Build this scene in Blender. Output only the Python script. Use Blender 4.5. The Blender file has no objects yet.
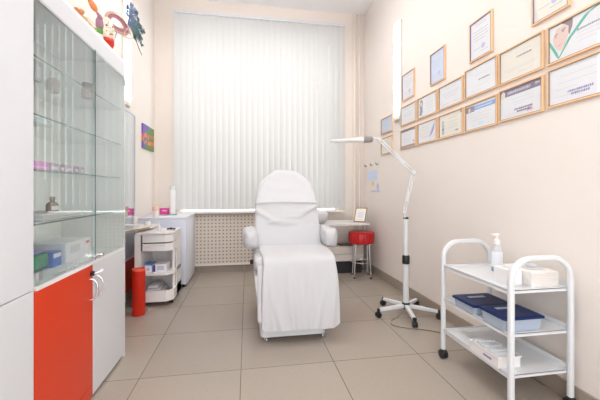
import bpy, bmesh, math, random
from mathutils import Vector, Matrix, noise
C = bpy.context.scene.collection
PI = math.pi
random.seed(7)

# ------------------------------------------------------------------ camera, world, light, exposure
sc = bpy.context.scene
cam_d = bpy.data.cameras.new('camera'); cam = bpy.data.objects.new('camera', cam_d); C.objects.link(cam)
cam.location = (0, 0, 1.13); cam.rotation_euler = (PI/2, 0, -math.atan(.1646))
cam_d.sensor_width = 36; cam_d.lens = 322/600*36; cam_d.shift_y = -10/600
cam_d.clip_start = .02
sc.camera = cam
sc.view_settings.view_transform = 'Standard'; sc.view_settings.look = 'None'
sc.view_settings.gamma = 1; sc.view_settings.use_curve_mapping = False
sc.view_settings.exposure = 0.24
w = bpy.data.worlds.new('daylight'); sc.world = w; w.use_nodes = True
w.node_tree.nodes['Background'].inputs[0].default_value = (.90, .94, 1, 1)
w.node_tree.nodes['Background'].inputs[1].default_value = 3.4
sc.cycles.max_bounces = 14; sc.cycles.diffuse_bounces = 6; sc.cycles.glossy_bounces = 5
sc.cycles.transparent_max_bounces = 24; sc.cycles.transmission_bounces = 10
sc.cycles.caustics_reflective = False; sc.cycles.caustics_refractive = False

def area_light(name, loc, sx, sy, power, color):
    l = bpy.data.lights.new(name, 'AREA'); l.shape = 'RECTANGLE'; l.size = sx; l.size_y = sy
    l.energy = power; l.color = color
    o = bpy.data.objects.new(name, l); C.objects.link(o); o.location = loc
    return o
CEIL = 3.72
for nm_, loc_, rx_, sx_, sy_ in (('added_opening_portal', (.25, -.88, 1.3), PI/2, 2.1, 2.6), ('window_portal', (.215, 4.82, 2.13), -PI/2, 2.2, 2.5)):
    o_ = area_light(nm_, loc_, sx_, sy_, 1, (1, 1, 1)); o_.rotation_euler = (rx_, 0, 0); o_.data.cycles.is_portal = True     # guides the daylight through the window and the added rear opening
# downlight of the ceiling lamps and an added uplight (bodies are built below)
LAMP_Z = 3.40
for y_ in (2.85, .25):
    area_light('ceiling_lamp_light', (.2, y_, LAMP_Z-.03), 1.15, .45, (13, 13)[y_ < 1], (1, .985, .965))
    u_ = area_light('added_uplight', (.2, y_, LAMP_Z+.07), 1.15, .45, (19, 6)[y_ < 1], (.98, .985, 1)); u_.rotation_euler = (PI, 0, 0)  # upward fill added to brighten the ceiling

# ------------------------------------------------------------------ materials
def nmat(name):
    m = bpy.data.materials.new(name); m.use_nodes = True
    nt = m.node_tree; return m, nt, nt.nodes['Principled BSDF']
def mat(name, col, rough=.5, metal=0, var=0, scale=20, bump=0, bscale=60, spec=.5, emis=None, coat=0):
    m, nt, b = nmat(name)
    b.inputs['Base Color'].default_value = (*col, 1); b.inputs['Roughness'].default_value = rough
    b.inputs['Metallic'].default_value = metal; b.inputs['Specular IOR Level'].default_value = spec
    b.inputs['Coat Weight'].default_value = coat
    if emis:
        b.inputs['Emission Color'].default_value = (*col, 1); b.inputs['Emission Strength'].default_value = emis
    tc = nt.nodes.new('ShaderNodeTexCoord')
    if var:
        n = nt.nodes.new('ShaderNodeTexNoise'); n.inputs['Scale'].default_value = scale; n.inputs['Detail'].default_value = 4
        nt.links.new(tc.outputs['Object'], n.inputs['Vector'])
        mx = nt.nodes.new('ShaderNodeMix'); mx.data_type = 'RGBA'
        mx.inputs[6].default_value = (*[c*(1-var) for c in col], 1); mx.inputs[7].default_value = (*[min(1, c*(1+var)) for c in col], 1)
        nt.links.new(n.outputs['Fac'], mx.inputs[0]); nt.links.new(mx.outputs[2], b.inputs['Base Color'])
    if bump:
        n = nt.nodes.new('ShaderNodeTexNoise'); n.inputs['Scale'].default_value = bscale; n.inputs['Detail'].default_value = 5
        nt.links.new(tc.outputs['Object'], n.inputs['Vector'])
        bp = nt.nodes.new('ShaderNodeBump'); bp.inputs['Strength'].default_value = bump; bp.inputs['Distance'].default_value = .01
        nt.links.new(n.outputs['Fac'], bp.inputs['Height']); nt.links.new(bp.outputs[0], b.inputs['Normal'])
    return m
def sheer(name, col, opacity, refl=1.0, rough=.0, ior=1.5):
    """thin clear sheet: see-through, tinted, with a fresnel reflection"""
    m = bpy.data.materials.new(name); m.use_nodes = True; nt = m.node_tree; N = nt.nodes; N.clear()
    out = N.new('ShaderNodeOutputMaterial')
    tr = N.new('ShaderNodeBsdfTransparent'); tr.inputs[0].default_value = (*col, 1)
    df = N.new('ShaderNodeBsdfDiffuse'); df.inputs[0].default_value = (*col, 1)
    gl = N.new('ShaderNodeBsdfGlossy'); gl.inputs[0].default_value = (1, 1, 1, 1); gl.inputs['Roughness'].default_value = rough
    m1 = N.new('ShaderNodeMixShader'); m1.inputs[0].default_value = opacity
    m2 = N.new('ShaderNodeMixShader'); lw = N.new('ShaderNodeLayerWeight'); lw.inputs[0].default_value = .5
    fr = N.new('ShaderNodeMath'); fr.operation = 'POWER'; fr.inputs[1].default_value = 5; nt.links.new(lw.outputs['Facing'], fr.inputs[0])
    f0 = ((ior-1)/(ior+1))**2; mu = N.new('ShaderNodeMath'); mu.operation = 'MULTIPLY_ADD'; mu.inputs[1].default_value = (1-f0)*refl; mu.inputs[2].default_value = f0*refl
    L = nt.links.new
    L(tr.outputs[0], m1.inputs[1]); L(df.outputs[0], m1.inputs[2]); L(fr.outputs[0], mu.inputs[0]); L(mu.outputs[0], m2.inputs[0])
    L(m1.outputs[0], m2.inputs[1]); L(gl.outputs[0], m2.inputs[2]); L(m2.outputs[0], out.inputs[0])
    return m

wall_m = mat('wall_paint', (.80, .735, .68), .75, var=.015, scale=3, bump=.12, bscale=180)
wallb_m = mat('window_wall_paint', (.80, .725, .66), .75, var=.015, scale=3, bump=.1, bscale=180)
ceil_m = mat('ceiling_paint', (.90, .905, .92), .8)
white_m = mat('white_laminate', (.68, .69, .71), .35)
whitep_m = mat('white_powder_coat', (.71, .725, .74), .35)
wplastic_m = mat('white_plastic', (.82, .80, .78), .4)
orange_m = mat('orange_laminate', (.66, .045, .009), .32, spec=.35)
redor_m = mat('orange_red_lacquer', (.62, .030, .012), .35, spec=.3)
red_m = mat('red_vinyl', (.50, .008, .010), .35, coat=.1)
cloth_m = mat('white_terry_cloth', (.71, .705, .72), .95, bump=.8, bscale=320, spec=.1)
cloth2_m = mat('white_cover_cloth', (.69, .685, .70), .95, bump=.6, bscale=260, spec=.1)
steel_m = mat('chrome', (.75, .76, .78), .15, 1)
alu_m = mat('brushed_aluminium', (.62, .63, .65), .35, 1)
black_m = mat('black_plastic', (.012, .012, .013), .4)
dark_m = mat('dark_rubber', (.02, .02, .022), .6)
navy_m = mat('navy_plastic', (.006, .020, .10), .42, spec=.3)
gold_m = mat('golden_wood_frame', (.80, .52, .29), .4, var=.12, scale=30)
purple_frame_m = mat('violet_frame_edge', (.20, .17, .30), .4)
glasspane_m = sheer('clear_pane', (.95, .97, .96), .02, 1.0)
frameglass_m = sheer('frame_glazing', (1, 1, 1), .0, .85)
cabglass_m = sheer('cabinet_glass', (.955, .975, .965), .03, 1.0)
shelfglass_m = sheer('shelf_glass', (.95, .975, .965), .03, .6)
glassedge_m = mat('green_glass_edge', (.07, .14, .13), .15)
clearbox_m = sheer('frosted_clear_plastic', (.66, .76, .88), .55, 1.0, .15)
mirror_m = mat('mirror', (.86, .88, .88), .01, 1)
tube_m = mat('lit_tube', (1, 1, 1), .5, emis=4.5)
panel_lit_m = mat('lit_diffuser', (1, .98, .96), .5, emis=2.2)
paper_m = mat('paper', (.80, .81, .84), .6)
cream_paper_m = mat('cream_paper', (.83, .79, .70), .6)
blue_paper_m = mat('bluish_paper', (.60, .68, .84), .6)
ink_m = mat('grey_ink', (.42, .42, .47), .6)
darkink_m = mat('dark_ink', (.10, .08, .20), .6)
skirt_m = mat('baseboard_tile', (.36, .30, .245), .3, var=.05, scale=6)
edge_m = mat('wood_edge_band', (.30, .22, .16), .45, var=.15, scale=40)
beige_m = mat('beige_laminate', (.78, .72, .66), .45)
slat_m = None
def blind_mat():
    m = bpy.data.materials.new('blind_fabric'); m.use_nodes = True; nt = m.node_tree; N = nt.nodes; N.clear(); L = nt.links.new
    out = N.new('ShaderNodeOutputMaterial'); d = N.new('ShaderNodeBsdfDiffuse'); t = N.new('ShaderNodeBsdfTranslucent')
    mx = N.new('ShaderNodeMixShader'); mx.inputs[0].default_value = .10
    tc = N.new('ShaderNodeTexCoord'); wv = N.new('ShaderNodeTexWave'); wv.wave_type = 'BANDS'; wv.bands_direction = 'X'
    wv.inputs['Scale'].default_value = 60; wv.inputs['Distortion'].default_value = .6
    cr = N.new('ShaderNodeMix'); cr.data_type = 'RGBA'; cr.inputs[6].default_value = (.72, .72, .705, 1); cr.inputs[7].default_value = (.77, .77, .755, 1)
    L(tc.outputs['Object'], wv.inputs[0]); L(wv.outputs['Fac'], cr.inputs[0]); L(cr.outputs[2], d.inputs[0]); L(cr.outputs[2], t.inputs[0])
    L(d.outputs[0], mx.inputs[1]); L(t.outputs[0], mx.inputs[2]); L(mx.outputs[0], out.inputs[0]); return m
slat_m = blind_mat()
def floor_mat():
    m, nt, b = nmat('floor_tiles'); N = nt.nodes; L = nt.links.new
    tc = N.new('ShaderNodeTexCoord'); mp = N.new('ShaderNodeMapping'); mp.inputs['Location'].default_value = (.037+6, -2.06+6, 0)
    br = N.new('ShaderNodeTexBrick'); br.offset = 0; br.squash = 1
    br.inputs['Scale'].default_value = 1; br.inputs['Brick Width'].default_value = .6; br.inputs['Row Height'].default_value = .6
    br.inputs['Mortar Size'].default_value = .0028; br.inputs['Mortar Smooth'].default_value = .1; br.inputs['Bias'].default_value = 0
    br.inputs['Color1'].default_value = (.415, .355, .300, 1); br.inputs['Color2'].default_value = (.445, .385, .325, 1)
    br.inputs['Mortar'].default_value = (.20, .165, .135, 1)
    n = N.new('ShaderNodeTexNoise'); n.inputs['Scale'].default_value = 140; n.inputs['Detail'].default_value = 3
    mx = N.new('ShaderNodeMix'); mx.data_type = 'RGBA'; mx.blend_type = 'MULTIPLY'; mx.inputs[0].default_value = .25
    gp = N.new('ShaderNodeNewGeometry'); L(gp.outputs['Position'], mp.inputs[0]); L(mp.outputs[0], br.inputs['Vector']); L(tc.outputs['Object'], n.inputs['Vector'])
    L(br.outputs['Color'], mx.inputs[6]); L(n.outputs['Fac'], mx.inputs[7]); L(mx.outputs[2], b.inputs['Base Color'])
    b.inputs['Roughness'].default_value = .24; b.inputs['Specular IOR Level'].default_value = .42
    bp = N.new('ShaderNodeBump'); bp.inputs['Strength'].default_value = .3; bp.inputs['Distance'].default_value = .002; bp.invert = True
    L(br.outputs['Fac'], bp.inputs['Height']); L(bp.outputs[0], b.inputs['Normal'])
    return m
floor_m = floor_mat()

# ------------------------------------------------------------------ mesh helpers (all coordinates in world metres)
def box(bm, x0, x1, y0, y1, z0, z1, bev=0, seg=2):
    r = bmesh.ops.create_cube(bm, size=1)
    for v in r['verts']:
        v.co = Vector(((x0+x1)/2+v.co.x*(x1-x0), (y0+y1)/2+v.co.y*(y1-y0), (z0+z1)/2+v.co.z*(z1-z0)))
    if bev:
        es = list({e for v in r['verts'] for e in v.link_edges})
        bmesh.ops.bevel(bm, geom=es, offset=bev, segments=seg, profile=.5, affect='EDGES')
def ring(c, u, v, n, p=2):
    out = []
    for i in range(n):
        a = 2*PI*i/n; ca, sa = math.cos(a), math.sin(a)
        out.append(c + u*math.copysign(abs(ca)**(2/p), ca) + v*math.copysign(abs(sa)**(2/p), sa))
    return out
def skin(bm, rings, cap=True):
    vs = [[bm.verts.new(p) for p in r] for r in rings]; n = len(rings[0])
    for a, b in zip(vs, vs[1:]):
        for i in range(n):
            bm.faces.new((a[i], a[(i+1) % n], b[(i+1) % n], b[i]))
    if cap:
        bm.faces.new(vs[0][::-1]); bm.faces.new(vs[-1])
    return vs
def frame_of(t):
    t = t.normalized(); a = Vector((0, 0, 1)) if abs(t.z) < .9 else Vector((1, 0, 0))
    u = t.cross(a).normalized(); return u, t.cross(u).normalized()
def cyl(bm, p0, p1, r0, r1=None, n=20):
    p0, p1 = Vector(p0), Vector(p1); r1 = r0 if r1 is None else r1
    u, v = frame_of(p1-p0); skin(bm, [ring(p0, u*r0, v*r0, n), ring(p1, u*r1, v*r1, n)])
def tube(bm, pts, r, n=12, p=2, rv=None, closed=False):
    pts = [Vector(q) for q in pts]; rings = []; u = None
    for i, q in enumerate(pts):
        t = (pts[min(i+1, len(pts)-1)]-pts[max(i-1, 0)]).normalized()
        if u is None: u, v = frame_of(t)
        else:
            u = (u-t*u.dot(t)).normalized(); v = t.cross(u).normalized()
        rings.append(ring(q, u*r, v*(rv or r), n, p))
    skin(bm, rings)
def lathe(bm, c, prof, n=32, axis=None):
    c = Vector(c); rings = []
    for r, z in prof:
        rings.append([c+Vector((max(r, .0004)*math.cos(2*PI*i/n), max(r, .0004)*math.sin(2*PI*i/n), z)) for i in range(n)])
    skin(bm, rings)
def prism(bm, poly, d):
    d = Vector(d); a = [bm.verts.new(Vector(p)) for p in poly]; b = [bm.verts.new(Vector(p)+d) for p in poly]; n = len(a)
    bm.faces.new(a[::-1]); bm.faces.new(b)
    for i in range(n): bm.faces.new((a[i], a[(i+1) % n], b[(i+1) % n], b[i]))
def round_poly(pts, r, seg=6):
    pts = [Vector(p) for p in pts]; out = []; n = len(pts)
    for i, p in enumerate(pts):
        a, b = pts[i-1], pts[(i+1) % n]; da = (a-p).normalized(); db = (b-p).normalized()
        k = r if not isinstance(r, (list, tuple)) else r[i]
        for j in range(seg+1):
            t = j/seg; out.append((1-t)**2*(p+da*k) + 2*t*(1-t)*p + t*t*(p+db*k))
    return out
def spline(pts, n=8):
    pts = [Vector(p) for p in pts]; out = []
    for i in range(len(pts)-1):
        p0, p1, p2, p3 = pts[max(i-1, 0)], pts[i], pts[i+1], pts[min(i+2, len(pts)-1)]
        for j in range(n):
            t = j/n
            out.append(.5*((2*p1)+(p2-p0)*t+(2*p0-5*p1+4*p2-p3)*t*t+(3*p1-p0-3*p2+p3)*t**3))
    out.append(pts[-1]); return out
def cushion(bm, path, wid, thk, n=48, p=6, re=None, steps=14, wx=(1, 0, 0)):
    """padded slab swept along a path; wid/thk are functions of 0..1"""
    pts = spline(path, steps); N_ = len(pts); wx = Vector(wx); rings = []
    def nrm(i):
        t = (pts[min(i+1, N_-1)]-pts[max(i-1, 0)]).normalized(); return t, t.cross(wx).normalized()
    t0, n0 = nrm(0); T0 = thk(0); r0 = re or T0
    for j in range(6):
        a = j/6*PI/2; o = r0*(1-math.sin(a)); c_ = pts[0]+t0*(o*1.0-0)*1
        k = math.cos(PI/2-a); rings.append(ring(pts[0]-t0*r0*math.cos(a)*.9, wx*(wid(0)-r0*(1-k)*.8), n0*T0*max(k, .04), n, p))
    for i in range(N_):
        t, nn = nrm(i); s = i/(N_-1); rings.append(ring(pts[i], wx*wid(s), nn*thk(s), n, p))
    t1, n1 = nrm(N_-1); T1 = thk(1); r1 = re or T1
    for j in range(5, -1, -1):
        a = j/6*PI/2; k = math.sin(a)
        rings.append(ring(pts[-1]+t1*r1*math.cos(a)*.9, wx*(wid(1)-r1*(1-k)*.8), n1*T1*max(k, .04), n, p))
    skin(bm, rings)
def wrinkle(bm, amp, freq, dirn=(1, 1, 1), seed=0):
    bm.normal_update(); d = Vector(dirn)
    for v in bm.verts:
        q = Vector((v.co.x*freq*d.x, v.co.y*freq*d.y, v.co.z*freq*d.z))+Vector((seed, seed*2, seed*3))
        v.co += v.normal*amp*(noise.noise(q)+.5*noise.noise(q*2.3))
def obj(name, bm, m, parent=None, smooth=False, kind=None, angle=40):
    me = bpy.data.meshes.new(name)
    bmesh.ops.recalc_face_normals(bm, faces=bm.faces)
    off = Vector((0, 0, 0)); p = parent
    while p is not None: off += p.location; p = p.parent
    if parent is None:
        xs = [v.co for v in bm.verts]
        off = Vector(((min(q.x for q in xs)+max(q.x for q in xs))/2, (min(q.y for q in xs)+max(q.y for q in xs))/2, min(q.z for q in xs)))
    for v in bm.verts: v.co -= off
    bm.to_mesh(me); bm.free()
    for f_ in me.polygons: f_.use_smooth = bool(smooth)
    if smooth:
        try: me.set_sharp_from_angle(angle=math.radians(angle))
        except Exception: pass
    me.materials.append(m); o = bpy.data.objects.new(name, me); C.objects.link(o)
    if parent is not None: o.parent = parent
    else: o.location = off
    if kind: o['kind'] = kind
    return o
B = bmesh.new
def mk(fn, *a, **k):
    bm = B(); fn(bm, *a, **k); return bm
def thing(name, label, cat, loc, group=None):
    o = bpy.data.objects.new(name, None); C.objects.link(o); o.location = loc; o.empty_display_size = .1
    tag(o, label, cat, group); return o
def tag(o, label, cat, group=None):
    o['label'] = label; o['category'] = cat
    if group: o['group'] = group
    return o
def struct(name, bm, m, parent=None, smooth=False): return obj(name, bm, m, parent, smooth, 'structure')

# ------------------------------------------------------------------ the room
XL, XR, YB, YF = -1.22, 1.71, 4.56, -.75
struct('floor', mk(box, XL-.1, XR+.1, YF-.1, YB+.1, -.08, 0), floor_m)
struct('ceiling', mk(box, XL-.1, XR+.1, YF-.1, YB+.1, CEIL, CEIL+.1), ceil_m)
struct('wall_left', mk(box, XL-.12, XL, YF-.1, YB+.1, 0, CEIL), wall_m)
struct('wall_right', mk(box, XR, XR+.12, YF-.1, YB+.1, 0, CEIL), wall_m)
bm = B(); box(bm, XL, -.80, YF-.12, YF, 0, CEIL); box(bm, 1.30, XR, YF-.12, YF, 0, CEIL); box(bm, -.80, 1.30, YF-.12, YF, 2.6, CEIL)
struct('wall_front', bm, wall_m)     # with an unseen opening added behind the camera to let in fill light
bm = B(); WX0, WX1, WZ0, WZ1 = -.90, 1.33, .86, 3.40
box(bm, XL, WX0, YB, YB+.25, 0, CEIL); box(bm, WX1, XR, YB, YB+.25, 0, CEIL)
box(bm, WX0, WX1, YB, YB+.25, 0, WZ0-.04); box(bm, WX0, WX1, YB, YB+.25, WZ1, CEIL)
struct('wall_back', bm, wallb_m)
# window behind the blind
wt = B()
for x0, x1 in ((WX0, WX0+.07), (WX1-.07, WX1), (.18, .25)): box(wt, x0, x1, YB+.15, YB+.21, WZ0, WZ1)
for z0, z1 in ((WZ0, WZ0+.07), (WZ1-.07, WZ1), (2.5, 2.56)): box(wt, WX0, WX1, YB+.15, YB+.21, z0, z1)
wf = struct('window_1', wt, white_m)
struct('window_pane', mk(box, WX0+.07, WX1-.07, YB+.175, YB+.18, WZ0+.07, WZ1-.07), glasspane_m, wf)
struct('trim_1', mk(box, -.93, 1.385, YB-.10, YB+.15, .812, .838, .004), beige_m)      # window sill
# baseboards (tiles)
def skirting(name, x0, x1, y0, y1, along):
    bm = B(); a0, a1 = (x0, x1) if along == 'x' else (y0, y1); k = a0; st = math.floor((a0-(-.037 if along == 'x' else 2.06))/.6)
    cuts = [a0]+[c for c in [(-.037 if along == 'x' else 2.06)+.6*(st+i) for i in range(1, 14)] if a0+.02 < c < a1-.02]+[a1]
    for c0, c1 in zip(cuts, cuts[1:]):
        if along == 'x': box(bm, c0+.001, c1-.001, y0, y1, 0, .098, .002, 1)
        else: box(bm, x0, x1, c0+.001, c1-.001, 0, .098, .002, 1)
    struct(name, bm, skirt_m)
skirting('baseboard_right', XR-.012, XR, YF, YB-.012, 'y')
skirting('baseboard_back', XL+.012, XR-.012, YB-.012, YB, 'x')
skirting('baseboard_left', XL, XL+.012, 2.40, YB-.012, 'y')
# heating pipes in the right back corner
bm = B(); cyl(bm, (1.555, YB-.045, .1), (1.555, YB-.045, CEIL), .019); cyl(bm, (1.63, YB-.04, .1), (1.63, YB-.04, CEIL), .013)
tag(obj('heating_pipe', bm, wallb_m, smooth=True), 'cream painted vertical heating pipes running up the corner beside the window', 'pipe')

# unseen ceiling lamps, hung low to carry the added uplight
for i, y in enumerate((2.85, .25)):
    t = thing('ceiling_lamp', ('white unseen ceiling lamp hung for added uplight nearer the window', 'white unseen ceiling lamp hung for added uplight nearer the camera')[i], 'lamp', (.2, y, LAMP_Z))
    bm = B()
    for q in ((-.6, .6, -.26, -.24), (-.6, .6, .24, .26), (-.6, -.58, -.24, .24), (.58, .6, -.24, .24)): box(bm, .2+q[0], .2+q[1], y+q[2], y+q[3], LAMP_Z-.02, LAMP_Z+.06)
    obj('housing', bm, white_m, t)
    obj('diffuser', mk(box, .2-.58, .2+.58, y-.24, y+.24, LAMP_Z-.015, LAMP_Z-.005), panel_lit_m, t)
    for x in (-.3, .7): obj('hanger', mk(cyl, (x, y-.25, LAMP_Z+.06), (x, y-.25, CEIL), .003), steel_m, t)

# perforated radiator screen below the sill
def lattice():
    bm = B(); x0, x1, z0, z1 = XL+.48, .98, .125, .795; n = int(round((x1-x0)/.049)); k = int(round((z1-z0)/.049))
    dx = (x1-x0)/n; dz = (z1-z0)/k; y = YB-.042
    for i in range(n):
        for j in range(k):
            cx, cz = x0+(i+.5)*dx, z0+(j+.5)*dz
            o = [bm.verts.new((cx+a*dx/2, y, cz+b*dz/2)) for a, b in ((-1, -1), (0, -1), (1, -1), (1, 0), (1, 1), (0, 1), (-1, 1), (-1, 0))]
            q = [bm.verts.new((cx+a*dx*.29, y, cz+b*dz*.29)) for a, b in ((-.55, -.55), (0, -1), (.55, -.55), (1, 0), (.55, .55), (0, 1), (-.55, .55), (-1, 0))]
            for s in range(8): bm.faces.new((o[s], o[(s+1) % 8], q[(s+1) % 8], q[s]))
    bmesh.ops.remove_doubles(bm, verts=bm.verts, dist=.0005)
    r = bmesh.ops.extrude_face_region(bm, geom=list(bm.faces))
    for e in r['geom']:
        if isinstance(e, bmesh.types.BMVert): e.co.y += .006
    return bm, x0, x1, z0, z1
t = thing('radiator_screen', 'beige perforated lattice screen under the window sill behind the treatment chair', 'screen', (0, YB-.03, .10))
lb, x0, x1, z0, z1 = lattice()
obj('lattice_panel', lb, mat('lattice_board', (.72, .64, .56), .5), t)
obj('backing_board', mk(box, x0, x1, YB-.012, YB-.004, z0, z1), mat('painted_shade_brown', (.40, .32, .26), .8), t)  # brown colour stands in for the shade and radiators behind the holes
bm = B(); box(bm, x0-.02, x1+.02, YB-.05, YB-.012, z0-.024, z0); box(bm, x1, x1+.02, YB-.05, YB-.012, z0, z1)
obj('frame', bm, beige_m, t)

# vertical blind
t = thing('vertical_blind', 'white vertical fabric blind hanging across the whole back window', 'blind', (.22, YB-.07, .86))
BX0, BX1, BZ0, BZ1 = -.955, 1.395, .865, 3.48
obj('head_rail', mk(box, BX0, BX1, YB-.095, YB-.045, BZ1, BZ1+.04, .004), white_m, t)
ns = 30; pitch = (BX1-BX0)/ns
for i in range(ns):
    bm = B(); cx = BX0+(i+.5)*pitch; ang = math.radians(random.uniform(16, 20)); hw = .0455; rows = []
    yy = YB-.072+random.uniform(-.002, .002); sway = random.uniform(-.0015, .0015)
    if i == 15: ang = math.radians(20.5); sway = -.001
    for s in range(9):
        u = (s/8*2-1); a = u*hw; bow = .0045*(1-u*u)
        rows.append((cx+a*math.cos(ang)+bow*math.sin(ang), yy+a*math.sin(ang)-bow*math.cos(ang)))
    for side in (0, 1):
        pass
    front = [[bm.verts.new((x+sway*k, y, z)) for x, y in rows] for k, z in enumerate((BZ0, (BZ0+BZ1)/2, BZ1))]
    for r0, r1 in zip(front, front[1:]):
        for a in range(8): bm.faces.new((r0[a], r0[a+1], r1[a+1], r1[a]))
    r = bmesh.ops.extrude_face_region(bm, geom=list(bm.faces))
    for e in r['geom']:
        if isinstance(e, bmesh.types.BMVert): e.co.y += .0007
    obj('slat', bm, slat_m, t, smooth=True)
bm = B()
for i in range(ns-1):
    x = BX0+(i+.5)*pitch; tube(bm, [(x+pitch*s/6, YB-.072, BZ0+.018-.006*math.sin(PI*s/6)) for s in range(7)], .0012, 5)
obj('bottom_chain', bm, wplastic_m, t)

# wall tube lights
def tube_light(side, label):
    x = XL if side < 0 else XR; s = -side; z0, z1 = (2.03, 3.25) if side < 0 else (1.97, 3.03); y0, y1 = (3.45, 3.58) if side < 0 else (3.395, 3.52)
    t = thing('wall_tube_light', label, 'lamp', (x, 3.45, z0))
    obj('housing', mk(box, min(x, x+s*.018), max(x, x+s*.018), y0-.03, y1+.01, z0-.05, z1+.01, .004), mat('painted_housing', (.70, .66, .62), .5), t)
    obj('diffuser', mk(box, min(x+s*.018, x+s*.036), max(x+s*.018, x+s*.036), y0, y1-.01, z0, z1, .008), tube_m, t)
    obj('end_cap', mk(box, min(x+s*.018, x+s*.038), max(x+s*.018, x+s*.038), y0-.002, y1-.008, z0-.045, z0-.001, .004), beige_m, t)
tube_light(-1, 'lit white vertical tube light on the left wall behind the feathered mask')
tube_light(1, 'lit white vertical tube light on the right wall beside the certificates')

# ------------------------------------------------------------------ certificates on the right wall
def certificate(yc, zc, wid, hei, label, paper=paper_m, kind='plain', fm=gold_m, glaze=True):
    x = XR; t = thing('framed_certificate', label, 'framed certificate', (x-.001, yc, zc-hei/2), 'framed certificates on the right wall')
    y0, y1, z0, z1 = yc-wid/2, yc+wid/2, zc-hei/2, zc+hei/2; b = .0105; bm = B(); X0, X1 = x-.018, x-.001
    box(bm, X0, X1, y0, y0+b, z0, z1, .002, 1); box(bm, X0, X1, y1-b, y1, z0, z1, .002, 1)
    box(bm, X0, X1, y0+b, y1-b, z0, z0+b, .002, 1); box(bm, X0, X1, y0+b, y1-b, z1-b, z1, .002, 1)
    obj('frame', bm, fm, t)
    if fm is gold_m:
        bm = B(); e = .003
        for q in ((y0+b, y0+b+e, z0+b, z1-b), (y1-b-e, y1-b, z0+b, z1-b), (y0+b, y1-b, z0+b, z0+b+e), (y0+b, y1-b, z1-b-e, z1-b)):
            box(bm, x-.0165, x-.009, *q)
        obj('inner_edge', bm, edge_m if kind not in ('tall',) else purple_frame_m, t)
    px = x-.009
    pg = obj('paper', mk(box, px, x-.003, y0+b*.6, y1-b*.6, z0+b*.6, z1-b*.6), paper, t)
    if glaze: obj('glazing', mk(box, x-.0135, x-.0125, y0+b, y1-b, z0+b, z1-b), frameglass_m, t)
    # s runs left to right as one reads (towards smaller y), v from bottom to top, both 0..1
    iw, ih = wid-2*b, hei-2*b
    P = lambda s, v, dx=.0006: Vector((px-dx, y1-b-s*iw, z0+b+v*ih))
    def patch(name, poly, m, dx=.0006, lab=None):
        bm = B(); prism(bm, [P(s, v, dx) for s, v in poly], (dx*.9, 0, 0)); o = obj(name, bm, m, t)
        if lab: o['label'] = lab
        return o
    def rect(s0, s1, v0, v1): return [(s0, v0), (s1, v0), (s1, v1), (s0, v1)]
    def lines(rows, m=ink_m):
        for s0, s1, v in rows:
            s = s0
            bm = B(); prism(bm, [P(a, c_) for a, c_ in rect(s0, s1, v-.007, v+.007)], (.0005, 0, 0)); obj('text_line', bm, m, t)
    grey = PRINT['grey']
    def scribble(name, size, s_, v_, dx, m):
        # unreadable row of lettering on a thin baseline
        L_ = {'header_text': .55, 'stamp_text': .42, 'title': .36}[name] if size > .015 else .2
        if size == .026: L_ = .10
        h_ = size/ih*(.62 if name == 'stamp_text' else .30); bm = B(); rr = random.Random(int(size*1e4+yc*100)); rows = (-1, 1) if name == 'stamp_text' else (0,)
        for r_ in rows:
            vv = v_+r_*h_*.62; hh = h_*(.5 if rows != (0,) else 1); l2 = L_/2*(1 if r_ >= 0 else .7); q = s_-l2
            prism(bm, [P(a, c_, dx) for a, c_ in rect(s_-l2, s_+l2, vv-hh*.25, vv+hh*.12)], (.0004, 0, 0))
            while q < s_+l2-.01:
                e_ = q+rr.uniform(.012, .03); prism(bm, [P(a, c_, dx+.0001) for a, c_ in ((q, vv-hh), (e_-.006, vv-hh), (e_, vv+hh*rr.uniform(.5, 1)), (q+.006, vv+hh*rr.uniform(.6, 1.2)))], (.0004, 0, 0)); q = e_+.008
        obj(name, bm, m, t)
    if kind == 'plain':
        lines([(.3, .75, .82), (.15, .85, .62), (.2, .8, .52), (.25, .75, .42), (.12, .4, .15), (.6, .88, .15)], grey)
    elif kind == 'tall':
        lines([(.25, .8, .88), (.15, .85, .72), (.15, .8, .64), (.15, .85, .56), (.2, .7, .48), (.15, .5, .25), (.5, .85, .15)], grey)
        patch('seal', [(.62+.09*math.cos(a), .27+.07*math.sin(a)) for a in [k*PI/6 for k in range(12)]], PRINT['lilac'])
    elif kind == 'portrait':     # dark figure at the left, text at the right
        patch('portrait_hair', [(.07, .12), (.19, .10), (.26, .30), (.24, .52), (.27, .80), (.20, .92), (.11, .88), (.07, .62), (.10, .42)], PRINT['hair'])
        patch('portrait_face', [(.13, .58), (.19, .56), (.22, .70), (.18, .80), (.12, .76)], PRINT['skin'], .0011)
        lines([(.45, .82, .80), (.42, .86, .66), (.45, .84, .56), (.48, .8, .46), (.42, .86, .34), (.6, .84, .18)], grey)
    elif kind == 'figure':
        for k in range(4):
            patch('printed_vignette', [(.17+.055*math.cos(a), .20+k*.155+.085*math.sin(a)) for a in [j*PI/5 for j in range(10)]], PRINT[('bluegrey', 'hair', 'bluegrey', 'sage')[k]], .0006+k*.0002)
        patch('corner_patch', [(.88, .88), (.98, .88), (.98, .98), (.92, .98)], PRINT['bluegrey'])  # blue-grey patch in the upper right corner
        lines([(.4, .8, .78), (.36, .82, .62), (.42, .78, .48), (.38, .8, .36)], grey)
        lines_m = PRINT['darkgrey']; patch('signature', [(.66, .17), (.78, .15), (.84, .20), (.78, .23), (.70, .19)], lines_m)
    elif kind == 'swoosh':
        patch('swoosh', [(.60, .18), (.74, .30), (.86, .52), (.93, .88), (.80, .72), (.70, .48)], PRINT['lilac'])
        patch('swoosh', [(.66, .24), (.78, .36), (.88, .60), (.90, .80), (.82, .62), (.74, .42)], PRINT['violet'], .001)
        patch('tinted_block', rect(.18, .42, .35, .62), PRINT['cream'])
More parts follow.
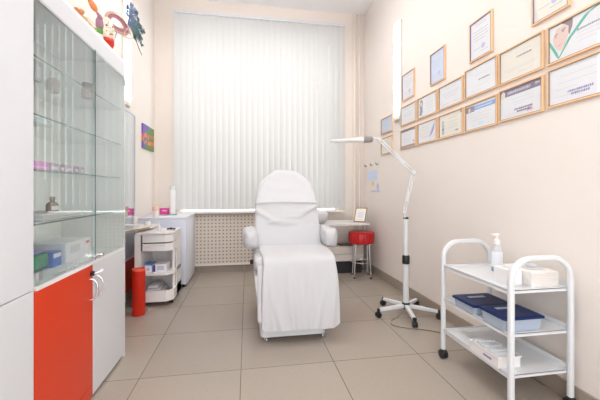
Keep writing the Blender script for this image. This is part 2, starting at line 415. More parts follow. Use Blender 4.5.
        lines([(.22, .62, .78), (.2, .6, .66), (.44, .62, .5), (.2, .55, .28)], grey)
    elif kind == 'bands':
        patch('header_band', rect(0, 1, .88, 1), PRINT['darkgrey']); patch('footer_band', rect(0, 1, 0, .12), PRINT['brown'])
        patch('badge', rect(.82, .92, .18, .34), PRINT['rose'])
        lines([(.15, .8, .76), (.2, .7, .64), (.15, .7, .5), (.15, .65, .4), (.2, .6, .28)], grey)
    elif kind == 'blueband':
        patch('header_photo', rect(0, .30, .70, .93), PRINT['brown']); patch('photo_face', [(.10, .72), (.16, .72), (.18, .84), (.13, .90), (.09, .84)], PRINT['skin'], .0011)
        patch('header_band', rect(.28, 1, .74, .90), PRINT['blue'], .0009)
        scribble('header_text', .017, .62, .82, .0016, paper_m)
        lines([(.2, .85, .58), (.15, .8, .46), (.25, .75, .34)], PRINT['palegrey'])
        patch('stamp', rect(.45, .62, .14, .22), PRINT['paleblue'])
    elif kind == 'darkband':
        patch('header_band', rect(0, 1, .76, 1), PRINT['plum']); patch('header_figure', [(.02, .70), (.12, .72), (.13, .92), (.07, .98), (.02, .88)], PRINT['cream'], .001)
        scribble('header_text', .034, .47, .87, .0012, PRINT['pinkgrey'])
        scribble('header_text', .026, .90, .90, .0012, PRINT['pinkgrey'])
        lines([(.3, .75, .62), (.3, .8, .5), (.35, .6, .42)], PRINT['palegrey'])
        scribble('stamp_text', .021, .58, .22, .0008, darkink_m)
        patch('stamp', [(.66, .10), (.80, .12), (.78, .20), (.68, .22)], PRINT['rose'])
    elif kind == 'stamped':
        lines([(.2, .9, .74), (.15, .9, .56), (.1, .5, .40), (.1, .5, .2)], PRINT['palegrey'])
        scribble('stamp_text', .022, .55, .24, .0008, PRINT['violet'])
    elif kind == 'title':
        scribble('title', .018, .62, .50, .0008, PRINT['darkgrey'])
        lines([(.3, .8, .7), (.35, .75, .3), (.2, .5, .15)], PRINT['palegrey'])
    elif kind == 'script':
        scribble('title', .020, .60, .66, .0008, PRINT['darkgrey'])
        lines([(.35, .75, .80), (.1, .9, .36), (.15, .85, .30), (.45, .8, .16)], PRINT['palegrey'])
    elif kind == 'greenvee':
        patch('green_stripe', [(0, .66), (.0, .52), (.16, .06), (.185, .06), (.15, .24), (.06, .50)], PRINT['green'])
        patch('green_stripe', [(.17, .06), (.195, .06), (.40, .48), (.70, .90), (.98, 1), (.86, 1), (.62, .90), (.35, .50)], PRINT['green'])
        patch('hair', [(.22, 1), (.43, 1), (.42, .78), (.37, .58), (.34, .70), (.33, .86), (.27, .93)], PRINT['brown'], .0008)
        patch('face', [(.07, .66), (.10, .44), (.16, .30), (.22, .24), (.29, .36), (.35, .60), (.36, .82), (.28, .93), (.14, .88)], PRINT['skin'], .0012)
        patch('brow', [(.10, .72), (.16, .76), (.17, .74), (.11, .69)], PRINT['brown'], .0016)
        patch('brow', [(.23, .80), (.30, .83), (.31, .80), (.24, .77)], PRINT['brown'], .0016)
        patch('eye', [(.11, .66), (.135, .68), (.16, .675), (.135, .65)], PRINT['darkgrey'], .0016)
        patch('eye', [(.235, .74), (.26, .765), (.29, .76), (.265, .73)], PRINT['darkgrey'], .0016)
        patch('mouth', [(.15, .42), (.20, .42), (.26, .48), (.20, .38)], PRINT['rose'], .0016)
        scribble('title', .016, .68, .60, .0008, PRINT['darkgrey'])
        lines([(.5, .92, .5), (.48, .9, .4), (.52, .85, .3)], PRINT['palegrey'])
    return t
PRINT = {k: mat('print_'+k, v, .6) for k, v in dict(grey=(.50, .52, .60), palegrey=(.66, .68, .72), darkgrey=(.25, .25, .32), hair=(.26, .27, .33), skin=(.78, .60, .54),
    bluegrey=(.42, .46, .55), sage=(.48, .52, .46), lilac=(.52, .52, .78), violet=(.28, .25, .50), cream=(.82, .76, .64), brown=(.30, .24, .26), rose=(.70, .40, .48),
    blue=(.22, .38, .76), paleblue=(.60, .78, .92), plum=(.22, .19, .28), pinkgrey=(.62, .58, .68), green=(.10, .48, .36)).items()}
LW, LH, Z1, Z2, Z3 = .335, .212, 1.687, 1.940, 2.248
yA, yB, yC, yD, yE, yF, yG = 3.745, 3.21, 2.846, 2.485, 2.132, 1.782, 1.424
certificate(yA, 1.934, .335, .205, 'small framed bluish certificate left of the right wall tube light, upper of the pair', blue_paper_m, 'plain')
certificate(yA, 1.682, .335, .215, 'small framed certificate left of the right tube light, lower of the pair', cream_paper_m, 'plain')
certificate(yB, Z3, .265, .292, 'upright framed certificate right of the tube light, farthest of the top row', paper_m, 'tall')
certificate(yB, Z2, LW, LH, 'wide plain certificate nearest the tube light in the middle row', paper_m, 'plain')
certificate(yB, Z1, LW, LH, 'framed certificate with grey bands at top and bottom, farthest of the bottom row', paper_m, 'bands')
certificate(2.672, Z3, .232, .298, 'upright framed certificate second from the tube light in the top row', blue_paper_m, 'tall')
certificate(yC, Z2, LW, LH, 'framed certificate with a dark haired portrait at its left side, middle row', paper_m, 'portrait')
certificate(yC, Z1, LW, LH, 'framed certificate with a lilac swoosh at its right side, bottom row', paper_m, 'swoosh')
certificate(yD, Z2, LW, LH, 'wide white certificate with faint text between the portrait one and the titled one', paper_m, 'plain')
certificate(yD, Z1, LW, LH, 'framed cream certificate with a column of grey vignettes at left, bottom row', cream_paper_m, 'figure')
certificate(2.128, Z3+.006, .235, .300, 'upright framed certificate third from the tube light in the top row', paper_m, 'tall')
certificate(yE, Z2+.012, LW, .228, 'wide white certificate with a small script title right of centre, middle row', paper_m, 'title')
certificate(yE, Z1, LW, LH, 'framed certificate with a blue header band and small dark photo, bottom row', paper_m, 'blueband')
certificate(1.576, 2.262, .234, .296, 'upright framed certificate cut by the top of the picture, nearest of the top row', cream_paper_m, 'tall')
certificate(yF, Z2+.008, LW, .225, 'wide cream certificate with a script title, above the dark banded one', cream_paper_m, 'script')
certificate(yF, Z1+.008, LW, .215, 'framed certificate with a dark purple header band, bottom row', paper_m, 'darkband')
certificate(yG, Z2+.006, LW, .222, 'framed certificate with a smiling face and green stripes, middle row at right edge', paper_m, 'greenvee')
certificate(yG, Z1+.016, LW, .220, 'framed certificate with a violet stamp reflecting the lamp, bottom row at right edge', paper_m, 'stamped')

# note sheet with pegs on the right wall, by the corner
def wall_pt(px, py, X):
    a = (px-300)/322; th = math.atan(.1646); c_, s_ = math.cos(th), math.sin(th); d = X/(a*c_+s_); return d*(c_-a*s_), 1.13+d*(190-py)/322
t = thing('wall_note', 'small pale blue paper sheet pinned on the right wall behind the lamp arm', 'paper', (XR, 4.2, 1.2))
obj('sheet', mk(box, XR-.003, XR-.001, 4.06, 4.40, 1.26, 1.40), blue_paper_m, t)
obj('sticker', mk(prism, [(XR-.004, 4.20+.035*math.cos(a), 1.22+.035*math.sin(a)) for a in [k*PI/6 for k in range(12)]], (.003, 0, 0)), mat('yellow_print', (.75, .62, .30), .6), t)
obj('sticker', mk(prism, [(XR-.004, 4.04+.04*math.cos(a), 1.17+.05*math.sin(a)) for a in [k*PI/6 for k in range(12)]], (.003, 0, 0)), PRINT['lilac'], t)
obj('caption', mk(box, XR-.003, XR-.001, 3.98, 4.28, 1.10, 1.125), PRINT['grey'], t)
for k, y in enumerate((4.42, 4.22, 4.02)):
    t = thing('wall_hook', ('small metal wall hook over the pinned sheet, farthest of three', 'small metal wall hook over the pinned sheet, middle one', 'small metal wall hook over the pinned sheet, nearest of three')[k], 'hook', (XR, y, 1.46), 'hooks above the pinned sheet')
    obj('plate', mk(box, XR-.006, XR-.001, y-.014, y+.014, 1.455, 1.51, .002), wplastic_m, t)
    bm = B(); tube(bm, [(XR-.006, y, 1.475), (XR-.03, y, 1.465), (XR-.038, y, 1.48), (XR-.036, y, 1.495)], .006, 8)
    obj('hook', bm, mat('dark_brass', (.16, .12, .10), .35, .8), t, True)

# ------------------------------------------------------------------ treatment chair
CX = .38
t = thing('treatment_chair', 'white cloth covered cosmetology treatment chair with armrests in the middle of the floor', 'treatment chair', (CX, 2.7, 0))
def lerp_tab(tab, s):
    for (a, va), (b, vb) in zip(tab, tab[1:]):
        if s <= b: return va+(vb-va)*(s-a)/(b-a)
    return tab[-1][1]
# backrest
bm = B(); tab = [(0, .315), (.45, .305), (.68, .288), (.80, .262), (.90, .205), (.97, .150), (1, .125)]
cushion(bm, [(CX, 2.98, .60), (CX, 3.08, .85), (CX, 3.185, 1.10), (CX, 3.265, 1.275)], lambda s: lerp_tab(tab, s), lambda s: .058, n=96, p=5, steps=22)
wrinkle(bm, .006, 5, (1, 1, 1.2), 3)
for v in bm.verts:       # soft creases hanging from the shoulders of the cover
    u = (v.co.x-CX)/.3; h = v.co.z
    if .66 < h < 1.0 and v.co.y < 3.16:
        k = math.exp(-((h-(.80+.16*abs(u+.15)))/.022)**2)*.017+math.exp(-((h-(.90+.10*(u-.2)))/.016)**2)*.012*(u > -.6)
        v.co.y -= k
br = obj('backrest', bm, cloth_m, t, True, angle=70)
# head cover over the upper third
bm = B(); tab2 = [(0, .300), (.35, .290), (.60, .262), (.82, .205), (.95, .150), (1, .125)]
cushion(bm, [(CX, 3.130, .985), (CX, 3.185, 1.10), (CX, 3.265, 1.280)], lambda s: lerp_tab(tab2, s)+.006, lambda s: .066, n=96, p=5, re=.012, steps=16)
wrinkle(bm, .004, 7, (1, 1, 1), 9)
for v in bm.verts:
    if v.co.z < 1.0: v.co.z += .012*noise.noise(Vector((v.co.x*9, 3, 1)))-.006*abs((v.co.x-CX)/.3)
obj('head_cover', bm, cloth2_m, t, True, angle=70)
# seat
bm = B(); cushion(bm, [(CX, 2.98, .545), (CX, 2.75, .55), (CX, 2.52, .555)], lambda s: .325, lambda s: .062, n=72, p=5, steps=14)
wrinkle(bm, .004, 6, (1, 1, 1), 5)
obj('seat', bm, cloth2_m, t, True, angle=70)
# leg rest pad and the terry cloth that hangs over it
bm = B(); cushion(bm, [(CX, 2.47, .52), (CX, 2.42, .34), (CX, 2.375, .18)], lambda s: .305, lambda s: .04, n=48, p=5)
obj('leg_rest', bm, cloth2_m, t, True, angle=70)
def drape():
    bm = B(); nu, nv = 70, 54; hw = .303; CX = .398; g = []
    path = spline([(0, 2.93, .628), (0, 2.72, .630), (0, 2.52, .628), (0, 2.435, .600), (0, 2.395, .52), (0, 2.350, .34), (0, 2.315, .112)], 9)
    for j, q in enumerate(path):
        row = []; s = j/(len(path)-1)
        for i in range(nu+1):
            u = i/nu*2-1; x = CX+u*hw*(1.0+.012*math.sin(s*9))+.006*math.sin(s*7+u*2)
            y, z = q.y, q.z
            e = max(0, abs(u)-.93)/.07
            if s < .55: z -= .055*e*e; x -= math.copysign(.012*e*e, u)
            else: y += .075*e*e; x -= math.copysign(.014*e, u)
            f_ = noise.noise(Vector((u*2.2+4, s*3.5, 0)))*.006
            if s > .5:
                k = (s-.5)/.5
                f_ += .016*k*noise.noise(Vector((u*3.5+u*s*4, s*2.2, 7)))+.004*k*math.sin(u*8+s*10)
                for cx_, sl, am in ((.45, 1.1, .020), (.75, .9, .016), (-.6, -1.0, .014), (.1, .6, .011), (-.25, -.5, .009)):
                    f_ += am*k*math.exp(-(((u-cx_)+sl*(s-.9))/.07)**2)*math.exp(-((s-.88)/.10)**2)
                y -= f_
                z += .012*k*k*noise.noise(Vector((u*2.5, 2, 5)))
                if s > .9: # rounded lower corners
                    z += .035*max(0, abs(u)-.86)/.14*((s-.9)/.1)
            else: z += f_*.7
            row.append(bm.verts.new((x, y, z)))
        g.append(row)
    for a, b in zip(g, g[1:]):
        for i in range(nu): bm.faces.new((a[i], a[i+1], b[i+1], b[i]))
    r = bmesh.ops.extrude_face_region(bm, geom=list(bm.faces)); bm.normal_update()
    for e in r['geom']:
        if isinstance(e, bmesh.types.BMVert): e.co -= Vector((0, -.006, .006)) if e.co.z > .6 else Vector((0, -.009, 0))
    return bm
obj('leg_cover', drape(), cloth_m, t, True, angle=75)
# armrests
for s in (-1, 1):
    bm = B(); ax = CX+s*.352
    path = [(ax-s*.005, 2.76, .708), (ax, 2.84, .712), (ax+s*.003, 2.92, .720), (ax+s*.006, 3.0, .730)]
    cushion(bm, path, lambda q: .062-.004*q, lambda q: .080-.012*q, n=36, p=2.8, steps=10)
    wrinkle(bm, .011, 11, (1, 1, 1), 13+s)
    a = obj('armrest', bm, cloth_m, t, True, angle=80)
    bm = B(); tube(bm, [(ax-s*.02, 2.96, .68), (ax-s*.035, 3.0, .60), (ax-s*.06, 3.05, .52)], .014, 10)
    obj('armrest_bracket', bm, whitep_m, t, True)
# base
bm = B(); pts = round_poly([(CX-.285, 2.395, .036), (CX+.215, 2.395, .036), (CX+.215, 3.20, .036), (CX-.285, 3.20, .036)], .05)
prism(bm, pts, (0, 0, .10)); obj('base', bm, whitep_m, t, True)
bm = B(); pts = round_poly([(CX-.20, 2.50, .135), (CX+.20, 2.50, .135), (CX+.20, 2.98, .135), (CX-.20, 2.98, .135)], .05)
prism(bm, pts, (0, 0, .36)); obj('lift_column', bm, whitep_m, t, True)
bm = B()
prism(bm, [(CX-.325, 2.44, .48), (CX-.305, 2.44, .48), (CX-.265, 2.385, .125), (CX-.285, 2.385, .125)], (0, .55, 0))
obj('side_panel', bm, cloth2_m, t)
bm = B(); prism(bm, [(CX+.285, 2.44, .48), (CX+.305, 2.44, .48), (CX+.235, 2.40, .135), (CX+.215, 2.40, .135)], (0, .55, 0)); obj('side_panel', bm, cloth2_m, t)
for x in (CX-.235, CX+.195):
    for y in (2.42, 3.12):
        bm = B(); lathe(bm, (x, y, 0), [(0, 0), (.021, 0), (.023, .006), (.022, .016), (.013, .020), (.013, .027), (.024, .030), (.024, .037), (0, .037)], 20)
        obj('foot', bm, steel_m, t, True)['label'] = 'chrome foot'
bm = B(); cyl(bm, (CX-.33, 3.03, .46), (CX-.30, 3.03, .46), .006); lathe(bm, (CX-.335, 3.03, .44), [(0, 0), (.018, .004), (.02, .03), (.012, .042), (0, .042)], 16)
obj('adjusting_knob', bm, black_m, t, True)

# ------------------------------------------------------------------ magnifier lamp on five-star stand
LX, LY = 1.4226, 2.727
t = thing('floor_magnifier_lamp', 'white articulated magnifier lamp on a five-legged wheeled stand by the right wall', 'lamp', (LX, LY, 0))
obj('hub', mk(lathe, (LX, LY, 0), [(0, .055), (.032, .055), (.036, .06), (.036, .105), (.028, .112), (0, .112)], 24), black_m, t, True)
for k in range(5):
    a = math.radians(41+72*k); dx, dy = math.cos(a), math.sin(a); px_, py_ = -dy, dx; R = .275
    bm = B(); c0 = Vector((LX+dx*.03, LY+dy*.03, .082)); c1 = Vector((LX+dx*R, LY+dy*R, .066)); sd = Vector((px_, py_, 0)); up = Vector((0, 0, 1))
    skin(bm, [ring(c0, sd*.019, up*.017, 20, 6), ring(c1, sd*.014, up*.012, 20, 6)])
    leg = obj('leg', bm, whitep_m, t, True)
    bm = B(); cyl(bm, (c1.x, c1.y, .045), (c1.x, c1.y, .08), .010)
    skin(bm, [ring(c1-Vector((dx, dy, 0))*.008, sd*.0155, up*.014, 20, 6), ring(c1+Vector((dx, dy, 0))*.004, sd*.015, up*.0135, 20, 6)])
    w0 = Vector((c1.x, c1.y, .025)); cyl(bm, w0-sd*.019, w0-sd*.005, .024, .025, 24); cyl(bm, w0+sd*.005, w0+sd*.019, .025, .024, 24)
    cyl(bm, w0-sd*.01, w0+sd*.01, .007)
    skin(bm, [ring(w0+Vector((0, 0, .012)), sd*.017, Vector((dx, dy, 0))*.02, 12, 3), ring(w0+Vector((0, 0, .028)), sd*.012, Vector((dx, dy, 0))*.014, 12, 3)])
    obj('caster', bm, black_m, leg, True)
obj('pole', mk(lathe, (LX, LY, 0), [(0, .11), (.0255, .11), (.0255, .48), (.0215, .48), (.0215, .868), (.018, .872), (0, .872)], 28), whitep_m, t, True)
obj('height_collar', mk(lathe, (LX, LY, 0), [(0, .462), (.031, .462), (.033, .47), (.033, .525), (.027, .54), (0, .54)], 28), black_m, t, True)
obj('pole_cap', mk(lathe, (LX, LY, 0), [(0, .868), (.0225, .868), (.0225, .882), (.01, .89), (0, .89)], 24), dark_m, t, True)
P0 = Vector((LX-.006, LY, .885)); P1 = Vector((1.487, 2.713, 1.288)); P2 = Vector((1.180, 2.766, 1.592)); P3 = Vector((.757, 2.836, 1.574))
bm = B(); cyl(bm, P0-Vector((0, .016, 0)), P0+Vector((0, .016, 0)), .016); cyl(bm, P0, P0+Vector((-.012, 0, .04)), .010); obj('base_joint', bm, whitep_m, t, True)
P0b = P0+Vector((-.012, 0, .035))
for nm, a, b in (('lower_arm', P0b, P1), ('upper_arm', P1, P2)):
    bm = B(); u, v = frame_of(b-a); off = Vector((0, 1, 0)).cross((b-a).normalized())*.011
    cyl(bm, a+off, b+off, .0062, n=12); cyl(bm, a-off, b-off, .0062, n=12)
    m_ = a.lerp(b, .28); n_ = a.lerp(b, .5); cyl(bm, m_, n_, .0075, n=12)
    obj(nm, bm, whitep_m, t, True)
bm = B(); cyl(bm, P1-Vector((0, .014, 0)), P1+Vector((0, .014, 0)), .021, n=24); obj('elbow_joint', bm, whitep_m, t, True)
bm = B(); cyl(bm, P2-Vector((0, .012, 0)), P2+Vector((0, .012, 0)), .017, n=24); cyl(bm, P2, P2+Vector((-.05, .01, .008)), .009, .013); obj('wrist_joint', bm, whitep_m, t, True)
hd = (P3-P2).normalized(); hs = Vector((-hd.y, hd.x, 0)).normalized(); hu = Vector((0, 0, 1))
h0 = P2+hd*.055; bm = B()
skin(bm, [ring(h0+hd*d_, hs*a_, hu*b_, 24, 3) for d_, a_, b_ in ((0, .018, .018), (.01, .032, .026), (.07, .036, .028), (.085, .03, .024))])
g_ = obj('switch_housing', bm, mat('warm_grey_plastic', (.25, .23, .22), .45), t, True); g_['label'] = 'grey switch housing'
bm = B(); skin(bm, [ring(h0+hd*d_, hs*a_, hu*b_, 28, 3.2) for d_, a_, b_ in ((.08, .028, .020), (.10, .038, .025), (.15, .042, .020), (.22, .044, .013), (.36, .042, .010), (.385, .034, .007))])
hb = obj('lamp_head', bm, wplastic_m, t, True)
bm = B(); skin(bm, [ring(h0+hd*d_-hu*.0125, hs*.03, hu*.004, 20, 6) for d_ in (.17, .34)]); obj('tube_lens', bm, alu_m, hb)
# its cable over the floor
bm = B(); tube(bm, spline([(1.39, 2.70, .04), (1.30, 2.66, .006), (1.22, 2.60, .005), (1.20, 2.52, .005), (1.30, 2.44, .005), (1.47, 2.36, .005), (1.60, 2.22, .005), (1.685, 2.05, .005), (1.69, 1.6, .005)], 10), .0035, 8)
tag(obj('power_cable', bm, mat('grey_beige_cable', (.22, .18, .13), .5), smooth=True), 'thin brownish lamp cable curling over the floor tiles below the magnifier lamp', 'cable')

# ------------------------------------------------------------------ three-tier trolley
TX0, TX1, TY0, TY1 = 1.305, 1.655, 1.42, 1.985
t = thing('instrument_trolley', 'white metal three-shelf wheeled trolley with arched ends by the right wall', 'trolley', ((TX0+TX1)/2, (TY0+TY1)/2, 0))
for y in (TY0, TY1):
    pts = [(TX0, y, .06), (TX0, y, .60), (TX0, y, .66)]
    r = .115
    for k in range(1, 10):
        a = PI-PI/2*k/9; pts.append((TX0+r+r*math.cos(a), y, .668+r*math.sin(a)))
    for k in range(0, 10):
        a = PI/2-PI/2*k/9; pts.append((TX1-r+r*math.cos(a), y, .668+r*math.sin(a)))
    pts += [(TX1, y, .60), (TX1, y, .06)]
    bm = B(); tube(bm, pts, .0135, 16, 3.5); obj('arch_frame', bm, whitep_m, t, True)
for k, z in enumerate((.618, .398, .190)):
    bm = B(); x0, x1, y0, y1 = TX0-.004, TX1+.004, TY0+.012, TY1-.012
    box(bm, x0, x1, y0, y1, z, z+.004); box(bm, x0, x0+.003, y0, y1, z-.014, z+.012); box(bm, x1-.003, x1, y0, y1, z-.014, z+.030)
    box(bm, x0, x1, y0, y0+.003, z-.014, z+.006); box(bm, x0, x1, y1-.003, y1, z-.014, z+.012)
    obj('shelf', bm, whitep_m, t)
for x in (TX0, TX1):
    for y in (TY0, TY1):
        bm = B(); cyl(bm, (x, y, .03), (x, y, .075), .009); hx = .006
        cyl(bm, (x-.020, y, .027), (x-.006, y, .027), .0265, .027, 24); cyl(bm, (x+.006, y, .027), (x+.020, y, .027), .027, .0265, 24); cyl(bm, (x-.01, y, .027), (x+.01, y, .027), .008)
        skin(bm, [ring(Vector((x, y, .040)), Vector((.019, 0, 0)), Vector((0, .022, 0)), 14, 3), ring(Vector((x, y, .058)), Vector((.012, 0, 0)), Vector((0, .014, 0)), 14, 3)])
        obj('caster', bm, dark_m, t, True)
S1, S2, S3 = .622, .402, .194
t = thing('pump_bottle', 'tall clear spray bottle with white label standing on the top trolley shelf', 'bottle', (1.545, 1.79, S1))
obj('bottle_body', mk(lathe, (1.545, 1.79, S1), [(0, 0), (.028, 0), (.031, .006), (.031, .125), (.026, .150), (.014, .168), (.012, .18), (0, .18)], 28), sheer('clear_plastic', (.88, .91, .94), .35, 1), t, True)
obj('bottle_label', mk(lathe, (1.545, 1.79, S1), [(.0316, .03), (.0318, .03), (.0318, .125), (.0316, .125)], 28), mat('white_label', (.80, .83, .88), .5), t, True)
obj('bottle_base', mk(lathe, (1.545, 1.79, S1), [(.0, .001), (.0315, .001), (.0318, .012), (0, .012)], 28), mat('blue_plastic', (.15, .35, .55), .4), t, True)
bm = B(); lathe(bm, (1.545, 1.79, S1), [(0, .17), (.017, .17), (.017, .196), (.010, .20), (.006, .215), (.006, .225), (0, .225)], 20); box(bm, 1.508, 1.558, 1.782, 1.798, .845, .857, .003)
obj('spray_cap', bm, wplastic_m, t, True)
# towel packs
t = thing('tissue_pack', 'white pack of paper tissues lying on the near end of the top trolley shelf', 'tissue pack', (1.55, 1.55, S1))
bm = B()
for k in range(9): 
    j = random.uniform(-.002, .002); box(bm, 1.46+j, 1.625+j, 1.455+j, 1.66+j, S1+k*.0088, S1+k*.0088+.0082, .0030)
obj('tissue_stack', bm, mat('soft_tissue', (.84, .80, .76), .95, bump=.4, bscale=90), t, True)
bm = B(); prism(bm, round_poly([(1.50, 1.50, S1+.08), (1.60, 1.50, S1+.08), (1.60, 1.62, S1+.08), (1.50, 1.62, S1+.08)], .02), (0, 0, .004)); box(bm, 1.53, 1.575, 1.53, 1.57, S1+.084, S1+.10, .006)
obj('folded_top_sheet', bm, cloth2_m, t, True)
t = thing('glove_box', 'upright white cardboard box beside the tissue pack on the top trolley shelf', 'box', (1.40, 1.56, S1))
obj('carton', mk(box, 1.36, 1.445, 1.50, 1.60, S1, S1+.085, .002), mat('white_card', (.80, .79, .80), .6), t)
obj('carton_slot', mk(box, 1.385, 1.42, 1.52, 1.58, S1+.0852, S1+.0865, .0005), PRINT['palegrey'], t)
def lid_box(x0, x1, y0, y1, z, h, label, fill, rz=0):
    t = thing('storage_box', label, 'box', ((x0+x1)/2, (y0+y1)/2, z), 'navy lidded clear boxes on the middle trolley shelf')
    bm = B(); cx, cy = (x0+x1)/2, (y0+y1)/2; a, b = (x1-x0)/2-.008, (y1-y0)/2-.008
    def rr(a, b, zz): return [(cx+sx*a, cy+sy*b, zz) for sx, sy in ((-1, -1), (1, -1), (1, 1), (-1, 1))]
    rings = [round_poly(rr(a-.008, b-.008, z+.001), .012), round_poly(rr(a, b, z+h-.010), .014), round_poly(rr(a-.002, b-.002, z+h-.010), .014), round_poly(rr(a-.010, b-.010, z+.003), .012)]
    skin(bm, rings, cap=False)
    vs = [bm.verts.new(p) for p in rings[0]]; bm.faces.new(vs); vs = [bm.verts.new(p) for p in rings[3]]; bm.faces.new(vs)
    bmesh.ops.remove_doubles(bm, verts=bm.verts, dist=.00001)
    obj('tub', bm, clearbox_m, t, True)
    bm = B(); r1 = round_poly(rr(a+.008, b+.008, z+h-.012), .016); r2 = round_poly(rr(a+.008, b+.008, z+h-.003), .016); r3 = round_poly(rr(a+.003, b+.003, z+h), .016); r4 = round_poly(rr(a-.02, b-.02, z+h-.002), .012)
    skin(bm, [r1, r2, r3, r4]); l = obj('lid', bm, navy_m, t, True)
    bm = B(); box(bm, cx-.055, cx+.055, cy+.03, cy+.055, z+h-.001, z+h+.0006); obj('lid_label', bm, mat('lid_sticker', (.42, .50, .62), .4), l)
    bm = B()
    for k, (ax, bx, ay, by, hh) in enumerate(fill[0]): box(bm, ax, bx, ay, by, z+.006, z+.006+hh, .003)
    obj('contents', bm, fill[1], t)
    return t
lid_box(1.283, 1.525, 1.435, 1.625, S2+.001, .076, 'clear plastic box with navy lid, nearer one on the middle trolley shelf', ([(1.30, 1.36, 1.46, 1.60, .045), (1.37, 1.42, 1.47, 1.59, .03), (1.43, 1.50, 1.46, 1.60, .02)], mat('peach_pack', (.66, .42, .30), .6)))
lid_box(1.285, 1.545, 1.660, 1.87, S2+.001, .060, 'clear plastic box with navy lid, farther one on the middle trolley shelf', ([(1.30, 1.38, 1.68, 1.84, .03), (1.39, 1.50, 1.69, 1.83, .02)], mat('pale_pack', (.70, .72, .78), .6)))
# basket on the bottom shelf
t = thing('plastic_basket', 'small cream plastic basket of sachets on the bottom trolley shelf', 'basket', (1.36, 1.59, S3))
bm = B(); bx0, bx1, by0, by1, bz = 1.295, 1.425, 1.49, 1.70, S3+.001
def tray(bm, x0, x1, y0, y1, z0, h, w_, fl=.006):
    for q in ((x0, x1, y0, y0+w_), (x0, x1, y1-w_, y1), (x0, x0+w_, y0+w_, y1-w_), (x1-w_, x1, y0+w_, y1-w_)): box(bm, *q, z0, z0+h)
    box(bm, x0+w_, x1-w_, y0+w_, y1-w_, z0, z0+.003)
    for q in ((x0-fl, x1+fl, y0-fl, y0+w_), (x0-fl, x1+fl, y1-w_, y1+fl), (x0-fl, x0+w_, y0+w_, y1-w_), (x1-w_, x1+fl, y0+w_, y1-w_)): box(bm, *q, z0+h, z0+h+.005)
tray(bm, bx0, bx1, by0, by1, bz, .055, .003); obj('tray', bm, wplastic_m, t)
bm = B(); 
for k in range(7):
    y = by0+.015+k*.026; prism(bm, [(bx0+.01, y, bz+.004), (bx0+.01, y+.016, bz+.004), (bx0+.012, y+.026, bz+.064+.005*(k % 2)), (bx0+.012, y+.014, bz+.064+.005*(k % 2))], (.105, 0, 0))
obj('sachets', bm, mat('sachet_foil', (.74, .76, .78), .4), t)
obj('printed_strip', mk(box, bx0-.001, bx0, by0+.05, by0+.11, bz+.02, bz+.032), PRINT['violet'], t)

# ------------------------------------------------------------------ table, stool and frame in the right back corner
t = thing('side_table', 'white side table with low drawer box and chrome tube legs under the window corner', 'table', (1.2, 4.2, 0))
tx0, tx1, ty0, ty1 = .80, 1.575, 3.97, 4.44
obj('tabletop', mk(box, tx0, tx1, ty0, ty1, .672, .700, .003), mat('table_laminate', (.74, .72, .70), .4), t)
for y in (ty0+.29, ty1-.03):
    for x, s in ((tx1+.065, 1), (tx0+.03, -1)):
        if s > 0 and y < 4.3:
            pts = spline([(x, y, .0), (x, y, .3), (x, y, .66), (x, y, .74), (x, y+.02, .79), (x, y+.07, .80), (x, y+.11, .76), (x, y+.13, .69)], 6)
        else: pts = [(x, y, 0), (x, y, .35), (x, y, .67)]
        bm = B(); tube(bm, pts, .011, 12); obj('leg', bm, alu_m, t, True)['label'] = 'chrome tube leg'
obj('cross_bar', mk(box, tx1-.01, tx1+.07, 4.25, 4.27, .675, .695, .002), alu_m, t)
obj('drawer_box', mk(box, tx0+.06, tx1-.005, 4.205, 4.40, .165, .37, .003), beige_m, t)
for z in (.172, .272):
    d = obj('drawer', mk(box, tx0+.065, tx1-.01, 4.19, 4.205, z, z+.092, .002), beige_m, t)
obj('plinth', mk(box, tx0+.08, tx1-.03, 4.22, 4.40, .0, .165), dark_m, t)['label'] = 'dark recessed plinth'
t = thing('tablet_folder', 'dark flat folder lying on the low drawer box under the side table', 'folder', (1.38, 4.16, .371))
obj('cover', mk(box, 1.25, 1.47, 4.21, 4.36, .371, .385, .002), mat('dark_brown_card', (.10, .07, .06), .5), t)
obj('spine', mk(box, 1.245, 1.25, 4.21, 4.36, .371, .386, .001), black_m, t)
# photo frame
t = thing('photo_frame', 'small brown framed sheet leaning back on the side table by the chrome leg', 'photo frame', (1.46, 4.08, .70))
ux = Vector((.86, -.51, 0)); up_ = Vector((.30, .24, .92)); up_ = (up_-ux*up_.dot(ux)*.35).normalized(); nn = ux.cross(up_).normalized(); o_ = Vector((1.41, 4.14, .702))
def slab(bm, a0, a1, b0, b1, d0, d1):
    prism(bm, [o_+ux*a+up_*b+nn*d0 for a, b in ((a0, b0), (a1, b0), (a1, b1), (a0, b1))], nn*(d1-d0))
bm = B(); Wf, Hf, e = .155, .20, .012
slab(bm, 0, e, 0, Hf, 0, .014); slab(bm, Wf-e, Wf, 0, Hf, 0, .014); slab(bm, e, Wf-e, 0, e, 0, .014); slab(bm, e, Wf-e, Hf-e, Hf, 0, .014)
obj('frame', bm, mat('brown_wood_frame', (.34, .20, .12), .45), t)
bm = B(); slab(bm, e, Wf-e, e, Hf-e, .004, .009); obj('paper', bm, cream_paper_m, t)
bm = B(); slab(bm, .04, .115, .06, .14, .0092, .0098); slab(bm, .03, .12, .03, .036, .0092, .0098); slab(bm, .03, .12, .155, .161, .0092, .0098); obj('print', bm, PRINT['palegrey'], t)
bm = B(); q0 = o_+ux*.077-nn*.001+up_*.15; prism(bm, [q0, q0+ux*.03, Vector((q0.x+.05, q0.y+.09, .7015))+ux*.0, Vector((q0.x+.02, q0.y+.09, .7015))], nn*-.003); obj('easel_back', bm, mat('brown_card', (.22, .12, .07), .6), t)
bm = B(); cushion(bm, [(.92, 3.99, .790), (.92, 4.12, .792), (.92, 4.26, .790)], lambda s: .105, lambda s: .080, n=40, p=2.5, re=.05); wrinkle(bm, .008, 9)
